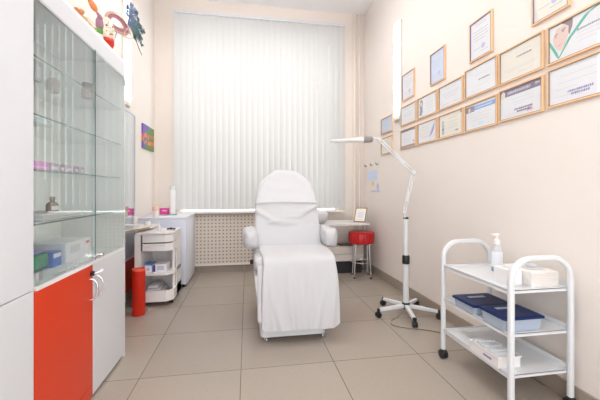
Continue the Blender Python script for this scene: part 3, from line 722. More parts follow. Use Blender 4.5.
tag(obj('small_pillow', bm, cloth2_m, smooth=True, angle=80), 'small white rounded pillow lying on the side table behind the right armrest', 'pillow')
# red stool
SX, SY = 1.475, 4.02
t = thing('stool', 'round red vinyl stool with pleated side and chrome legs before the side table', 'stool', (SX, SY, 0))
bm = B(); n = 96; prof = [(.02, .588), (.11, .590), (.148, .587), (.160, .576), (.165, .558), (.165, .458), (.160, .442), (.148, .436), (.02, .436)]
rings = []
for r, z in prof:
    rings.append([Vector((SX+(r*(1+(.022*math.cos(24*2*PI*i/n) if .45 < z < .57 else 0)))*math.cos(2*PI*i/n), SY+(r*(1+(.022*math.cos(24*2*PI*i/n) if .45 < z < .57 else 0)))*math.sin(2*PI*i/n), z)) for i in range(n)])
skin(bm, rings); obj('seat', bm, red_m, t, True)
bm = B(); tube(bm, [(SX+.162*math.cos(2*PI*k/48), SY+.164*math.sin(2*PI*k/48), .580) for k in range(49)], .004, 8); obj('piping', bm, red_m, t, True)
for k in range(4):
    a = math.radians(45+90*k-12); c_, s_ = math.cos(a), math.sin(a)
    bm = B(); tube(bm, [(SX+c_*.125, SY+s_*.125, .44), (SX+c_*.13, SY+s_*.13, .3), (SX+c_*.148, SY+s_*.148, .012)], .0095, 12)
    l = obj('leg', bm, steel_m, t, True); bm = B(); lathe(bm, (SX+c_*.149, SY+s_*.149, 0), [(0, 0), (.013, 0), (.013, .016), (0, .016)], 12); obj('foot_cap', bm, dark_m, l, True)
bm = B(); tube(bm, [(SX+.132*math.cos(2*PI*k/40), SY+.132*math.sin(2*PI*k/40), .20) for k in range(41)], .006, 8); obj('foot_ring', bm, steel_m, t, True)

# ------------------------------------------------------------------ left side: display cabinet
FX = -.824
t = thing('display_cabinet', 'tall white display cabinet with glass upper doors and orange lower door at left', 'cabinet', (-1.02, 1.87, 0))
cy0, cy1, cz1 = 1.418, 2.372, 2.007
bm = B()
box(bm, XL, FX-.018, cy0, cy0+.018, 0, cz1-.018); box(bm, XL, FX-.0005, cy1-.018, cy1, 0, cz1-.018)
box(bm, XL, FX-.018, cy0+.018, cy1-.018, .07, .088); box(bm, XL, FX, cy0+.018, cy1-.018, .727, .745)
box(bm, XL, FX, cy0, cy1, cz1-.018, cz1); box(bm, XL, FX-.03, cy0+.018, cy1-.018, 0, .07)
obj('carcass', bm, mat('white_carcass', (.80, .805, .81), .4), t)
obj('back_panel', mk(box, XL+.002, XL+.010, cy0+.018, cy1-.018, .745, cz1-.018), mat('white_back_panel', (.90, .90, .88), .5), t)
obj('top_fascia', mk(box, FX-.016, FX, cy0+.001, cy1-.018, 1.895, cz1-.018), white_m, t)
bm = B(); box(bm, FX-.004, FX+.006, cy0+.004, cy1-.02, 1.885, 1.897, .001); obj('door_rail', bm, alu_m, t)
ym = 1.905
for k, z in enumerate((1.676, 1.44, 1.214, .992)):
    s = obj('glass_shelf', mk(box, XL+.012, FX-.022, cy0+.019, cy1-.019, z-.006, z), shelfglass_m, t)
    obj('shelf_edge', mk(box, FX-.0218, FX-.0212, cy0+.019, cy1-.019, z-.006, z), glassedge_m, s)
def glass_door(hy, fy, ang, z0=.752, z1=1.893):
    """hinged at hy; closed towards fy; opens by ang"""
    L = fy-hy; d = Vector((math.sin(ang), math.cos(ang)*math.copysign(1, L), 0)); Ln = abs(L); o = Vector((FX, hy, 0)); nn = Vector((d.y, -d.x, 0)); nn = nn if nn.x > 0 else -nn
    bm = B(); prism(bm, [o+d*a+Vector((0, 0, z)) for a, z in ((0, z0), (Ln-.003, z0), (Ln-.003, z1), (0, z1))], nn*.004)
    g = obj('glass_door', bm, cabglass_m, t)
    bm = B(); prism(bm, [o+d*a+Vector((0, 0, z)) for a, z in ((Ln-.003, z0), (Ln-.0005, z0), (Ln-.0005, z1), (Ln-.003, z1))], nn*.004)
    if ang: obj('glass_edge', bm, glassedge_m, g)
    else: bm.free()
    for z in ((z0+.015, z1-.05) if ang else (z0+.015,)):
        bm = B(); q = o+d*.008+Vector((0, 0, z))-nn*.003
        prism(bm, [q, q+d*.028, q+d*.028+Vector((0, 0, .034)), q+Vector((0, 0, .034))], nn*.011); obj('hinge_clip', bm, alu_m, g)
    return g, o, d, nn
g1, *_ = glass_door(cy0+.004, ym-.004, 0)
g2, o2, d2, n2 = glass_door(cy1-.004, ym+.002, math.radians(1.0))
bm = B(); cyl(bm, (FX+.004, ym-.018, .775), (FX+.028, ym-.018, .775), .009); cyl(bm, (FX+.030, ym+.018, .775), (FX+.045, ym+.018, .775), .010); cyl(bm, (FX+.012, ym-.018, .775), (FX+.034, ym+.018, .775), .005)
obj('door_lock', bm, steel_m, t, True)
orange_door = obj('door', mk(box, FX-.018, FX, cy0+.003, ym-.002, .085, .727, .0015), orange_m, t); orange_door['label'] = 'orange lower door'
white_door = obj('door', mk(box, FX-.018, FX, ym+.002, cy1-.003, .02, .727, .0015), white_m, t); white_door['label'] = 'white lower door'
orange_door2 = obj('door_bottom', mk(box, FX-.018, FX, cy0+.003, ym-.002, .02, .083, .0015), orange_m, t)
def arc_handle(y, z0, z1, parent):
    bm = B(); zc = (z0+z1)/2; h = (z1-z0)/2
    tube(bm, [(FX+.034*math.sin(PI*k/16)**.8 if 0 < k < 16 else FX, y+.008*math.sin(PI*k/16), zc-h*math.cos(PI*k/16)) for k in range(17)], .0045, 10)
    obj('handle', bm, steel_m, parent, True)
arc_handle(ym+.035, .545, .655, white_door); arc_handle(ym-.032, .545, .655, orange_door)
bm = B(); lathe(bm, (0, 0, 0), [(0, 0), (.013, 0), (.013, .014), (.009, .018), (0, .018)], 20)
bmesh.ops.rotate(bm, verts=bm.verts, cent=(0, 0, 0), matrix=Matrix.Rotation(PI/2, 3, 'Y')); bmesh.ops.translate(bm, verts=bm.verts, vec=(FX, ym-.022, .683)); obj('key_lock', bm, black_m, orange_door, True)
bm = B(); cyl(bm, (FX+.017, ym-.022, .683), (FX+.04, ym-.012, .690), .004); prism(bm, [(FX+.03, ym-.012, .678), (FX+.056, ym-.008, .690), (FX+.052, ym-.008, .706), (FX+.03, ym-.012, .692)], (0, .003, 0)); obj('key', bm, steel_m, orange_door, True)

# wardrobe cabinet nearest the camera
t = thing('tall_cupboard', 'tall plain white cupboard at the left edge nearest the camera', 'cupboard', (-1.02, 1.0, 0))
wy0, wy1 = .50, 1.415
obj('carcass', mk(box, XL+.004, FX-.02, wy0, wy1, 0, 2.3), white_m, t)
for y0, y1 in ((wy0+.002, .955), (.959, wy1-.002)):
    obj('upper_door', mk(box, FX-.018, FX+.0, y0, y1, .738, 2.298, .001), white_m, t)
    obj('lower_door', mk(box, FX-.018, FX+.0, y0, y1, .02, .734, .001), white_m, t)

# things in the display cabinet
IX = -.90
def jar(name, label, x, y, z, prof, m, cap=None, capm=None, cat='bottle', group=None, extra=None):
    t = thing(name, label, cat, (x, y, z), group)
    obj('body', mk(lathe, (x, y, z), prof, 24), m, t, True)
    if cap: obj('cap', mk(lathe, (x, y, z), cap, 20), capm or wplastic_m, t, True)
    return t
pinkj_m = mat('pink_grey_glass', (.50, .36, .37), .25); 
jar('lotion_bottle', 'pinkish bottle with white cap on the top glass shelf', -1.07, 2.00, 1.6765, [(0, 0), (.030, 0), (.033, .008), (.033, .055), (.028, .070), (.014, .078), (0, .078)], pinkj_m, [(0, .078), (.016, .078), (.018, .10), (.010, .118), (0, .12)])
jar('lotion_bottle', 'squat dark capped jar on the top glass shelf by the door gap', -.94, 2.10, 1.6765, [(0, 0), (.028, 0), (.030, .008), (.030, .055), (.026, .062), (0, .062)], mat('reddish_brown_glass', (.30, .16, .15), .25), [(0, .062), (.026, .062), (.026, .088), (.02, .092), (0, .092)], black_m)
t = thing('cosmetics_box', 'small mauve cosmetics box at the near end of the top glass shelf', 'box', (-1.06, 1.82, 1.6765))
obj('carton', mk(box, -1.09, -1.03, 1.77, 1.84, 1.6765, 1.775, .001), mat('mauve_card', (.40, .34, .40), .5), t); obj('printed_panel', mk(box, -1.0298, -1.029, 1.785, 1.825, 1.69, 1.75), PRINT['palegrey'], t)
# row of purple packs on the third shelf
yy = 1.46; packs = [(.115, (.62, .24, .56), 'bright pink'), (.075, (.34, .25, .33), 'dusky mauve'), (.05, (.22, .14, .20), 'dark plum'), (.075, (.38, .30, .37), 'pale mauve'), (.055, (.26, .18, .25), 'deep mauve'), (.055, (.42, .30, .38), 'greyish pink')]
pos = ['nearest the camera', 'second in the row', 'third in the row', 'fourth in the row', 'fifth in the row', 'farthest in the row']
for (L_, col, nm), ps in zip(packs, pos):
    t = thing('ampoule_box', f'flat {nm} ampoule box on the third glass shelf, {ps}', 'box', (-.90, yy+L_/2, 1.2145), 'flat ampoule boxes on the third glass shelf')
    h = .036
    obj('carton', mk(box, -.975, -.855, yy, yy+L_-.004, 1.2145, 1.2145+h, .0008), mat('ampoule_card', col, .5), t)
    if L_ < .1: obj('printed_panel', mk(box, -.8549, -.8543, yy+.012, yy+L_-.016, 1.222, 1.236), PRINT['pinkgrey'], t)
    else: obj('printed_panel', mk(box, -.8549, -.8543, yy+.012, yy+L_-.016, 1.223, 1.230), mat('pale_pink_print', (.75, .45, .70), .5), t)
    yy += L_
# second shelf: folded film packs
t = thing('film_pack', 'pale blue folded film pack lying on the second glass shelf', 'pack', (-1.05, 1.65, 1.4405))
bm = B(); box(bm, -1.15, -.95, 1.50, 1.78, 1.4405, 1.468, .008); wrinkle(bm, .003, 20); obj('pack', bm, sheer('pale_film', (.72, .82, .90), .55, 1, .2), t, True)
obj('pack_insert', mk(box, -1.13, -.97, 1.53, 1.75, 1.442, 1.455), mat('pale_blue_sheet', (.62, .74, .82), .6), t)
# brown bottle on folded towel
bm = B()
for k in range(3): box(bm, -1.10+k*.004, -.88-k*.003, 1.58+k*.004, 1.92-k*.006, .9925+k*.010, .9925+k*.010+.0095, .004)
wrinkle(bm, .002, 18); tag(obj('folded_napkin', bm, cloth2_m, smooth=True), 'folded white napkin on the lowest glass shelf under the brown bottle', 'napkin')
t = jar('medicine_bottle', 'small brown glass bottle with a yellow label on the folded napkin', -.955, 1.78, 1.0235, [(0, 0), (.025, 0), (.027, .004), (.027, .030), (.022, .042), (.010, .050), (.009, .062), (0, .062)], mat('brown_glass', (.16, .08, .04), .15), [(0, .058), (.012, .058), (.012, .073), (0, .074)], mat('brown_cap', (.25, .13, .08), .4))
bm = B(); rr_ = .0275; rings = [[Vector((-.955+r*math.cos(a), 1.78+r*math.sin(a), z)) for a in [(-70+k*10)*PI/180 for k in range(12)]] for r, z in ((rr_, 1.031), (rr_, 1.052))]
v0 = [bm.verts.new(p) for p in rings[0]]; v1 = [bm.verts.new(p) for p in rings[1]]
for i in range(11): bm.faces.new((v0[i], v0[i+1], v1[i+1], v1[i]))
r = bmesh.ops.extrude_face_region(bm, geom=list(bm.faces))
for e in r['geom']:
    if isinstance(e, bmesh.types.BMVert): e.co += (e.co-Vector((-.955, 1.78, e.co.z))).normalized()*.0005
obj('bottle_label', bm, cream_paper_m, t)
# bottom compartment
Z0 = .7455
t = thing('wipes_bag', 'green plastic bag of wipes at the near end of the bottom compartment', 'bag', (-1.03, 1.65, Z0))
bm = B(); cushion(bm, [(-1.035, 1.58, Z0+.046), (-1.035, 1.66, Z0+.047), (-1.035, 1.735, Z0+.045)], lambda s: .085, lambda s: .042, n=32, p=4, re=.02); wrinkle(bm, .006, 22); obj('bag', bm, mat('green_plastic', (.015, .26, .14), .25, var=.3, scale=25), t, True)
bm = B(); cushion(bm, [(-1.03, 1.58, Z0+.092), (-1.03, 1.73, Z0+.091)], lambda s: .08, lambda s: .005, n=20, p=4, re=.004); obj('bag_seal', bm, mat('blue_plastic_seal', (.10, .14, .48), .3), t, True)
t = thing('medicine_box', 'small blue and white box beside the green bag in the bottom compartment', 'box', (-1.0, 1.80, Z0))
obj('carton', mk(box, -1.05, -.945, 1.765, 1.84, Z0, Z0+.075, .001), mat('blue_card', (.04, .16, .55), .45), t)
obj('printed_panel', mk(box, -.9449, -.944, 1.772, 1.833, Z0+.046, Z0+.066), paper_m, t)
t = thing('mask_carton', 'larger white carton with lilac edge and a red mark in the bottom compartment', 'box', (-.98, 1.83, Z0))
obj('carton', mk(box, -1.12, -.93, 1.855, 2.12, Z0, Z0+.105, .002), mat('white_carton', (.78, .78, .84), .5), t)
obj('carton_slot', mk(box, -.9299, -.929, 1.895, 1.99, Z0+.045, Z0+.085), mat('pale_grey_print', (.60, .62, .68), .5), t)
obj('red_mark', mk(box, -.9299, -.929, 2.06, 2.10, Z0+.072, Z0+.088), mat('red_print', (.62, .10, .12), .5), t)
bm = B()
for k in range(4): box(bm, -1.20, -1.09-.005*k, 1.765+k*.01, 1.845, Z0+.04*k, Z0+.04*k+.038, .012)
wrinkle(bm, .008, 14); tag(obj('cloth_pile', bm, mat('crumpled_cloth', (.72, .72, .66), .9), smooth=True), 'crumpled pale cloth pile behind the blue box in the bottom compartment', 'cloth')
for k, (y, l) in enumerate(((1.60, 'thin metal tweezers lying before the green bag'), (1.74, 'thin metal scissors lying before the white carton'))):
    bm = B()
    tube(bm, [(-.845, y, Z0+.004), (-.848, y+.05, Z0+.006), (-.855, y+.09, Z0+.004)], .002, 6); tube(bm, [(-.855, y, Z0+.004), (-.85, y+.05, Z0+.006), (-.848, y+.09, Z0+.004)], .002, 6)
    if k:
        for s in (-1, 1): tube(bm, [(-.850+s*.01+.008*math.cos(a), y-.008+.010*math.sin(a), Z0+.004) for a in [j*PI/6 for j in range(13)]], .002, 6)
    tag(obj(('tweezers', 'scissors')[k], bm, steel_m, smooth=True), l, ('tweezers', 'scissors')[k])

# ------------------------------------------------------------------ masks on top of the cabinet
MT = cz1
def face_mask(name, label, c, w_, h_, look, m, tilt=0):
    """curved carnival face shell with eye holes; look = outward direction"""
    t = thing(name, label, 'mask', (c[0], c[1], MT)); c = Vector(c); n_ = Vector(look).normalized(); s = Vector((0, 0, 1)).cross(n_).normalized(); u_ = n_.cross(s).normalized()
    R_ = Matrix.Rotation(tilt, 3, n_); s = R_ @ s; u_ = R_ @ u_
    return t, c, n_, s, u_
# jester mask
t, c, nn, sd, up_ = face_mask('carnival_mask', 'jester carnival mask with red collar and orange horn on the cabinet top', (-.845, 2.135, 2.115), .09, .13, (.95, -.55, -.1), None, .18)
bm = B(); g = []
for j in range(17):
    v = j/16*2-1; row = []
    for i in range(17):
        u = i/16*2-1; k = math.sqrt(max(0, 1-v*v*.96)); wv = .046*k*(1 if v > -.1 else 1+.25*(v+.1))
        p = c+sd*(u*wv)+up_*(v*.066)+nn*(.034*(1-u*u)**.6*(k**.7)+(.016*math.exp(-(u/.16)**2)*math.exp(-((v+.08)/.2)**2)))
        for ex in (-.42, .42): p -= nn*.012*math.exp(-((u-ex)/.17)**2-((v-.22)/.12)**2)
        p += nn*.006*math.exp(-(u/.3)**2-((v+.45)/.07)**2)
        row.append(bm.verts.new(p))
    g.append(row)
for a, b in zip(g, g[1:]):
    for i in range(16): bm.faces.new((a[i], a[i+1], b[i+1], b[i]))
r = bmesh.ops.extrude_face_region(bm, geom=list(bm.faces))
for e in r['geom']:
    if isinstance(e, bmesh.types.BMVert): e.co -= nn*.004
crm, cnt, cb = nmat('crackled_cream'); vr = cnt.nodes.new('ShaderNodeTexVoronoi'); vr.inputs['Scale'].default_value = 70; tcn = cnt.nodes.new('ShaderNodeTexCoord'); rp = cnt.nodes.new('ShaderNodeValToRGB')
rp.color_ramp.elements[0].position = .10; rp.color_ramp.elements[0].color = (.20, .12, .10, 1); rp.color_ramp.elements[1].position = .32; rp.color_ramp.elements[1].color = (.80, .70, .56, 1)
cnt.links.new(tcn.outputs['Object'], vr.inputs['Vector']); cnt.links.new(vr.outputs['Distance'], rp.inputs[0]); cnt.links.new(rp.outputs[0], cb.inputs['Base Color']); cb.inputs['Roughness'].default_value = .35
obj('face', bm, crm, t, True, angle=80)
for ex in (-.42, .42):
    bm = B(); q = c+sd*(ex*.044)+up_*.0145+nn*.0235; skin(bm, [ring(q, sd*.009, up_*.0045, 16), ring(q+nn*.0025, sd*.007, up_*.003, 16)]); obj('eye', bm, mat('mask_eye_dark', (.05, .03, .04), .4), t, True)
bm = B(); q = c-up_*.032+nn*.034; skin(bm, [ring(q, sd*.012, up_*.004, 16), ring(q+nn*.004, sd*.008, up_*.002, 16)]); obj('lips', bm, mat('mask_lips', (.50, .06, .08), .3), t, True)
purple_m = mat('mauve_velvet', (.34, .17, .24), .6, var=.3, scale=40); tulip_m = mat('orange_pink_satin', (.85, .25, .08), .4, var=.35, scale=18)
bm = B(); cr_ = c+up_*.030-nn*.004
pth = spline([cr_-sd*.036-up_*.05, cr_-sd*.042, cr_-sd*.034+up_*.018, cr_-sd*.042+up_*.034, cr_-sd*.054+up_*.048], 6)
rings = []
for i, q in enumerate(pth):
    k = 1-i/(len(pth)-1); tt = (pth[min(i+1, len(pth)-1)]-pth[max(i-1, 0)]).normalized(); u, v = frame_of(tt); rr_ = .005+.022*k*min(1, i/4+.3); rings.append(ring(q, u*rr_, v*rr_, 14))
skin(bm, rings); obj('hood', bm, purple_m, t, True)
tp = pth[-1]
bm = B(); dr = (up_*.80-sd*.55).normalized(); u, v = frame_of(dr); skin(bm, [ring(tp+dr*a, u*b, v*b, 14) for a, b in ((0, .004), (.012, .014), (.030, .018), (.050, .016), (.075, .010), (.095, .003))]); obj('horn_bell', bm, tulip_m, t, True)
bm = B(); q = c-up_*.050
rings = [ring(q+nn*.004, sd*.030, nn*.018, 24), ring(q-up_*.018+nn*.008, sd*.034, nn*.020, 24), ring(q-up_*.040+nn*.006+sd*.012, sd*.022, nn*.012, 24), ring(q-up_*.060+nn*.004+sd*.020, sd*.004, nn*.003, 24)]
skin(bm, rings); obj('collar', bm, mat('red_satin', (.62, .035, .015), .35, var=.2, scale=30), t, True)
bm = B()
for a, ln in ((-2.7, .060), (-2.35, .045), (-3.0, .05)):
    d = sd*math.cos(a)*1+up_*(math.sin(a)*-.8); d.normalize(); b0 = c-sd*.030-up_*.036
    w0 = d.cross(nn).normalized(); skin(bm, [ring(b0+d*ln*s_+nn*.012*math.sin(s_*3), w0*.010*math.sin(PI*max(.06, min(.96, s_))), nn*.0018, 8) for s_ in (0, .25, .5, .75, 1)])
obj('leaves', bm, mat('green_satin', (.10, .32, .05), .4), t, True)
# venetian eye mask with blue feathers
t = thing('feathered_mask', 'pink and cream Venetian eye mask with a dark teal feather plume', 'mask', (-.84, 2.30, MT))
c = Vector((-.835, 2.285, 2.215)); nn = Vector((.9, -.4, -.1)).normalized(); sd = Vector((0, 0, 1)).cross(nn).normalized(); up_ = nn.cross(sd).normalized(); R_ = Matrix.Rotation(-.05, 3, nn); sd = R_ @ sd; up_ = R_ @ up_
def band(inner, outer, dep, th=.004):
    bm = B(); n = len(inner); vi = []; vo = []
    for (a, b), (c2, d2_) in zip(inner, outer):
        vi.append(bm.verts.new(c+sd*a+up_*b+nn*(dep*(1-(a/.13)**2)))); vo.append(bm.verts.new(c+sd*c2+up_*d2_+nn*(dep*(1-(c2/.13)**2)-.004)))
    for i in range(n): bm.faces.new((vi[i], vi[(i+1) % n], vo[(i+1) % n], vo[i]))
    r = bmesh.ops.extrude_face_region(bm, geom=list(bm.faces))
    for e in r['geom']:
        if isinstance(e, bmesh.types.BMVert): e.co -= nn*th
    return bm
def ell(a, b, pw=1, cx_=0, cy_=0, n=32):
    a, b, cx_, cy_ = a*1.75, b*1.9, cx_*1.75, cy_*1.9
    return [(cx_+a*math.cos(2*PI*k/n), cy_+b*math.sin(2*PI*k/n)*(1-.25*math.cos(2*PI*k/n))) for k in range(n)]
obj('mask_half', band(ell(.030, .012, cx_=-.01), ell(.054, .026, cx_=-.004), .016), mat('pink_mask_enamel', (.40, .16, .20), .35, var=.3, scale=50), t, True)
obj('mask_rim', band(ell(.050, .0235, cx_=-.004), ell(.060, .031, cx_=-.002), .020), mat('cream_gilt', (.58, .38, .30), .35, var=.15, scale=60), t, True)
obj('mask_half', band(ell(.018, .010, cx_=.045, cy_=-.008), ell(.034, .024, cx_=.045, cy_=-.006), .014), mat('cream_mask_enamel', (.76, .66, .56), .35, var=.2, scale=60), t, True)
teal_m = mat('dark_teal_feather', (.012, .085, .10), .5, var=.5, scale=60); bluef_m = mat('steel_blue_feather', (.06, .11, .22), .5, var=.4, scale=60)
rf = random.Random(3); root = Vector((-.812, 2.415, 2.235))
def feather(bm, b0, tip, curl, w_):
    pts = spline([b0, b0.lerp(tip, .5)+curl*.6, tip+curl*.1, tip+curl*-.35], 6); n = len(pts)
    side = (tip-b0).cross(Vector((.8, -.6, 0))).normalized()
    for i, q in enumerate(pts[:-1]):           # barbs on both sides of the quill
        s_ = i/(n-1); tg = (pts[i+1]-q).normalized(); L_ = w_*math.sin(PI*min(.97, s_*.9+.12))
        for k in (-1, 1):
            for h in range(2):
                o = q.lerp(pts[i+1], h/2); d = (side*k+tg*.9+Vector((rf.uniform(-.3, .3), rf.uniform(-.3, .3), rf.uniform(-.2, .2)))).normalized()
                wd = tg*.0052; th_ = d.cross(tg).normalized()*.0007
                skin(bm, [ring(o, wd, th_, 4), ring(o+d*L_*.6, wd*.8, th_, 4), ring(o+d*L_, wd*.15, th_*.4, 4)])
    tube(bm, pts, .0009, 5)
def plume(specs, m, nm):
    bm = B()
    for dy, dz, dx, cl, w_ in specs:
        feather(bm, root+Vector((rf.uniform(-.006, .006), rf.uniform(-.01, .01), rf.uniform(-.008, .008))), root+Vector((dx, dy, dz)), Vector((0, cl[0], cl[1])), w_)
    obj(nm, bm, m, t)
plume([(.05, .22, 0, (-.02, .05), .028), (.12, .21, .01, (-.02, .09), .030), (.19, .19, .0, (-.01, .10), .028), (.15, .22, -.01, (-.02, .1), .028), (.03, .20, -.02, (-.03, .04), .018), (.10, .19, -.02, (.0, .08), .022)], bluef_m, 'blue_feathers')
plume([(.10, .14, 0, (0, .05), .040), (.19, .15, .01, (0, .07), .042), (.27, .14, 0, (0, .07), .040), (.25, .09, 0, (.01, .05), .042), (.20, .05, .01, (.02, .04), .040), (.10, .06, .015, (.01, 0), .045), (.16, .10, -.015, (.01, .03), .046), (.30, .10, -.01, (.01, .06), .034), (.26, .03, 0, (.025, .03), .034), (.20, .12, .02, (0, .05), .044), (.13, .02, 0, (.02, .01), .036), (.29, .15, .01, (0, .07), .03)], teal_m, 'teal_feathers')
bm = B(); tube(bm, spline([root+Vector((0, .08, .03)), root+Vector((0, .15, .0)), root+Vector((0, .21, -.03)), root+Vector((0, .27, -.05))], 6), .0028, 6); obj('trailing_quill', bm, mat('dark_quill', (.10, .07, .08), .5), t, True)
bm = B(); cyl(bm, (-.90, 2.31, MT+.008), (-.845, 2.31, 2.215), .003); lathe(bm, (-.90, 2.31, MT), [(0, 0), (.035, 0), (.035, .006), (0, .009)], 24); obj('stand', bm, steel_m, t, True)

# straw tassel of a third mask, nearest
t = thing('dried_flower_spray', 'small orange and straw coloured dried flower spray lying on the cabinet top', 'dried flowers', (-.90, 1.96, MT))
bm = B(); r9 = random.Random(5)
for k in range(14):
    a = Vector((-.90+r9.uniform(-.02, .02), 1.93+r9.uniform(-.02, .02), MT+.075)); b = a+Vector((r9.uniform(-.01, .05), r9.uniform(.02, .09), r9.uniform(-.07, -.02))); b.z = max(b.z, MT+.004)
    tube(bm, [a, a.lerp(b, .5)+Vector((0, 0, .01)), b], .0022, 5)
obj('straw_stems', bm, mat('straw', (.66, .42, .20), .6), t)
bm = B(); 
for k in range(6):
    q = Vector((-.90+r9.uniform(-.03, .02), 1.91+r9.uniform(-.02, .03), MT+.06+r9.uniform(0, .03))); lathe(bm, q, [(0, 0), (.012, .004), (.016, .016), (.008, .024), (0, .024)], 10)
obj('flower_heads', bm, mat('dried_orange', (.60, .22, .08), .6, var=.3, scale=40), t, True)
bm = B(); cyl(bm, (-.90, 1.93, MT), (-.90, 1.93, MT+.08), .006); obj('stalk', bm, mat('green_stalk', (.16, .22, .08), .6), t, True)

# ------------------------------------------------------------------ left wall: mirror, shelf, cart, fridge
t = thing('wall_mirror', 'tall wall mirror panel with white frame and orange foot behind the display cabinet', 'mirror', (XL, 3.1, .06))
my0, my1 = 2.42, 3.77
obj('mirror_glass', mk(box, XL+.001, XL+.016, my0, my1-.03, .45, 1.93), mirror_m, t)
bm = B(); box(bm, XL+.001, XL+.022, my1-.03, my1, .41, 1.96); box(bm, XL+.001, XL+.022, my0, my1-.03, .41, .45); box(bm, XL+.001, XL+.022, my0, my1-.03, 1.93, 1.96)
obj('frame', bm, white_m, t)
obj('lower_panel', mk(box, XL+.014, XL+.030, my0, my1, .10, .41), orange_m, t)['label'] = 'orange lower panel'
t = thing('console_shelf', 'beige angled console shelf with brown edge fixed before the wall mirror', 'shelf', (-1.1, 3.4, .735))
poly = [(XL+.031, 2.86, .738), (-.955, 3.50, .738), (-.955, 3.78, .738), (XL+.031, 3.78, .738)]
bm = B(); prism(bm, round_poly(poly, [.02, .06, .03, .01]), (0, 0, .022)); obj('board', bm, beige_m, t, True, angle=30)
poly2 = [Vector(p)+Vector((0, 0, .003)) for p in poly]
bm = B(); a, b = Vector(poly[0]), Vector(poly[1]); n_ = Vector(((b-a).y, -(b-a).x, 0)).normalized(); prism(bm, [a+Vector((0, 0, .001)), b-(b-a).normalized()*.045+Vector((0, 0, .001)), b-(b-a).normalized()*.045+Vector((0, 0, .019)), a+Vector((0, 0, .019))], n_*.003)
obj('edge_band', bm, edge_m, t)
obj('bracket', mk(box, XL+.031, -1.10, 3.60, 3.615, .725, .738), alu_m, t)
# objects on the console shelf
ZS = .7605
jar('pump_bottle', 'small white pump bottle on the console shelf against the mirror', -1.13, 3.52, ZS, [(0, 0), (.024, 0), (.026, .005), (.026, .085), (.018, .10), (.008, .105), (0, .105)], mat('cloudy_plastic', (.78, .76, .75), .4), [(0, .10), (.010, .10), (.010, .118), (.004, .12), (.004, .142), (.016, .145), (.016, .153), (0, .155)])
jar('cream_jar', 'squat white cream jar on the console shelf', -1.02, 3.56, ZS, [(0, 0), (.030, 0), (.032, .005), (.032, .028), (0, .028)], wplastic_m, [(0, .028), (.033, .028), (.033, .044), (.03, .047), (0, .047)], white_m, 'jar')
bm = B()
for k in range(3): box(bm, -1.16, -1.05, 3.22+.01*k, 3.38, ZS+k*.012, ZS+k*.012+.011, .004)
wrinkle(bm, .002, 20); tag(obj('folded_towel', bm, cloth2_m, smooth=True), 'small folded white towel on the near part of the console shelf', 'towel')
# storage cart
t = thing('storage_cart', 'white plastic storage cart with two drawers and open trays beside the fridge', 'cart', (-.91, 3.5, 0))
kx0, kx1, ky0, ky1 = -1.06, -.715, 3.29, 3.70; ch = .06; kd = 0
def foot(z, i=0): return [(kx0+i+kd, ky0+i, z), (kx1-ch+i*-.4, ky0+i, z), (kx1-i, ky0+ch*1.0+i*.4, z), (kx1-i, ky1-i, z), (kx0+i+kd, ky1-i, z)]
cart_m = mat('ivory_plastic', (.80, .77, .75), .35)
def slabp(z, h, i=0):
    bm = B(); prism(bm, round_poly(foot(z, i), .008, 3), (0, 0, h)); return bm
obj('top_tray', slabp(.700, .018), cart_m, t, True, angle=30)
obj('carcass', (lambda bm: (box(bm, kx0, kx1, ky1-.012, ky1, .05, .70), box(bm, kx0, kx0+.056, ky0+.002, ky1-.012, .05, .70), box(bm, kx1-.012, kx1, ky0+.20, ky1-.012, .05, .70), bm)[-1])(B()), cart_m, t)
kd = .066
obj('drawer_gap_shade', slabp(.545, .15, .014), mat('painted_shade_grey', (.16, .14, .13), .6), t)  # dark slab painted as the shade in the gap between the drawers
for k, z in enumerate((.540, .624)):
    d = obj('drawer', slabp(z, .070, .001), cart_m, t, True, angle=30)
    bm = B(); box(bm, kx0+.075, kx1-ch-.01, ky0-.006, ky0+.002, z+.056, z+.066, .001); obj('drawer_lip', bm, white_m, d)
kd = 0
obj('drawer_edge', mk(box, kx0+.057, kx0+.066, ky0-.001, ky0+.01, .545, .695), mat('brown_strip', (.12, .09, .08), .6), t)['label'] = 'brown vertical strip'  # dark brown strip left of the drawers
obj('middle_tray', slabp(.305, .022), cart_m, t, True, angle=30)
def rim(z, h):
    bm = B(); fo = foot(z)
    for a, b in ((0, 1), (1, 2), (2, 3)):
        p, q = Vector(fo[a]), Vector(fo[b]); n_ = Vector((-(q-p).y, (q-p).x, 0)).normalized(); prism(bm, [p, q, q+n_*.008, p+n_*.008], (0, 0, h))
    return bm
bm = rim(.0495, .105); obj('lower_tray', bm, cart_m, t, True, angle=20)
obj('lower_tray_floor', slabp(.050, .012, .009), cart_m, t)
obj('corner_post', mk(cyl, (kx1-.02, ky0+.14, .05), (kx1-.02, ky0+.14, .70), .016), cart_m, t, True)
for x in (kx0+.04, kx1-.035):
    for y in (ky0+.11, ky1-.04):
        bm = B(); cyl(bm, (x-.016, y, .024), (x-.003, y, .024), .0235, n=20); cyl(bm, (x+.003, y, .024), (x+.016, y, .024), .0235, n=20); cyl(bm, (x-.01, y, .024), (x+.01, y, .024), .006); cyl(bm, (x, y, .028), (x, y, .052), .010)
        obj('caster', bm, black_m, t, True)
zt = .328
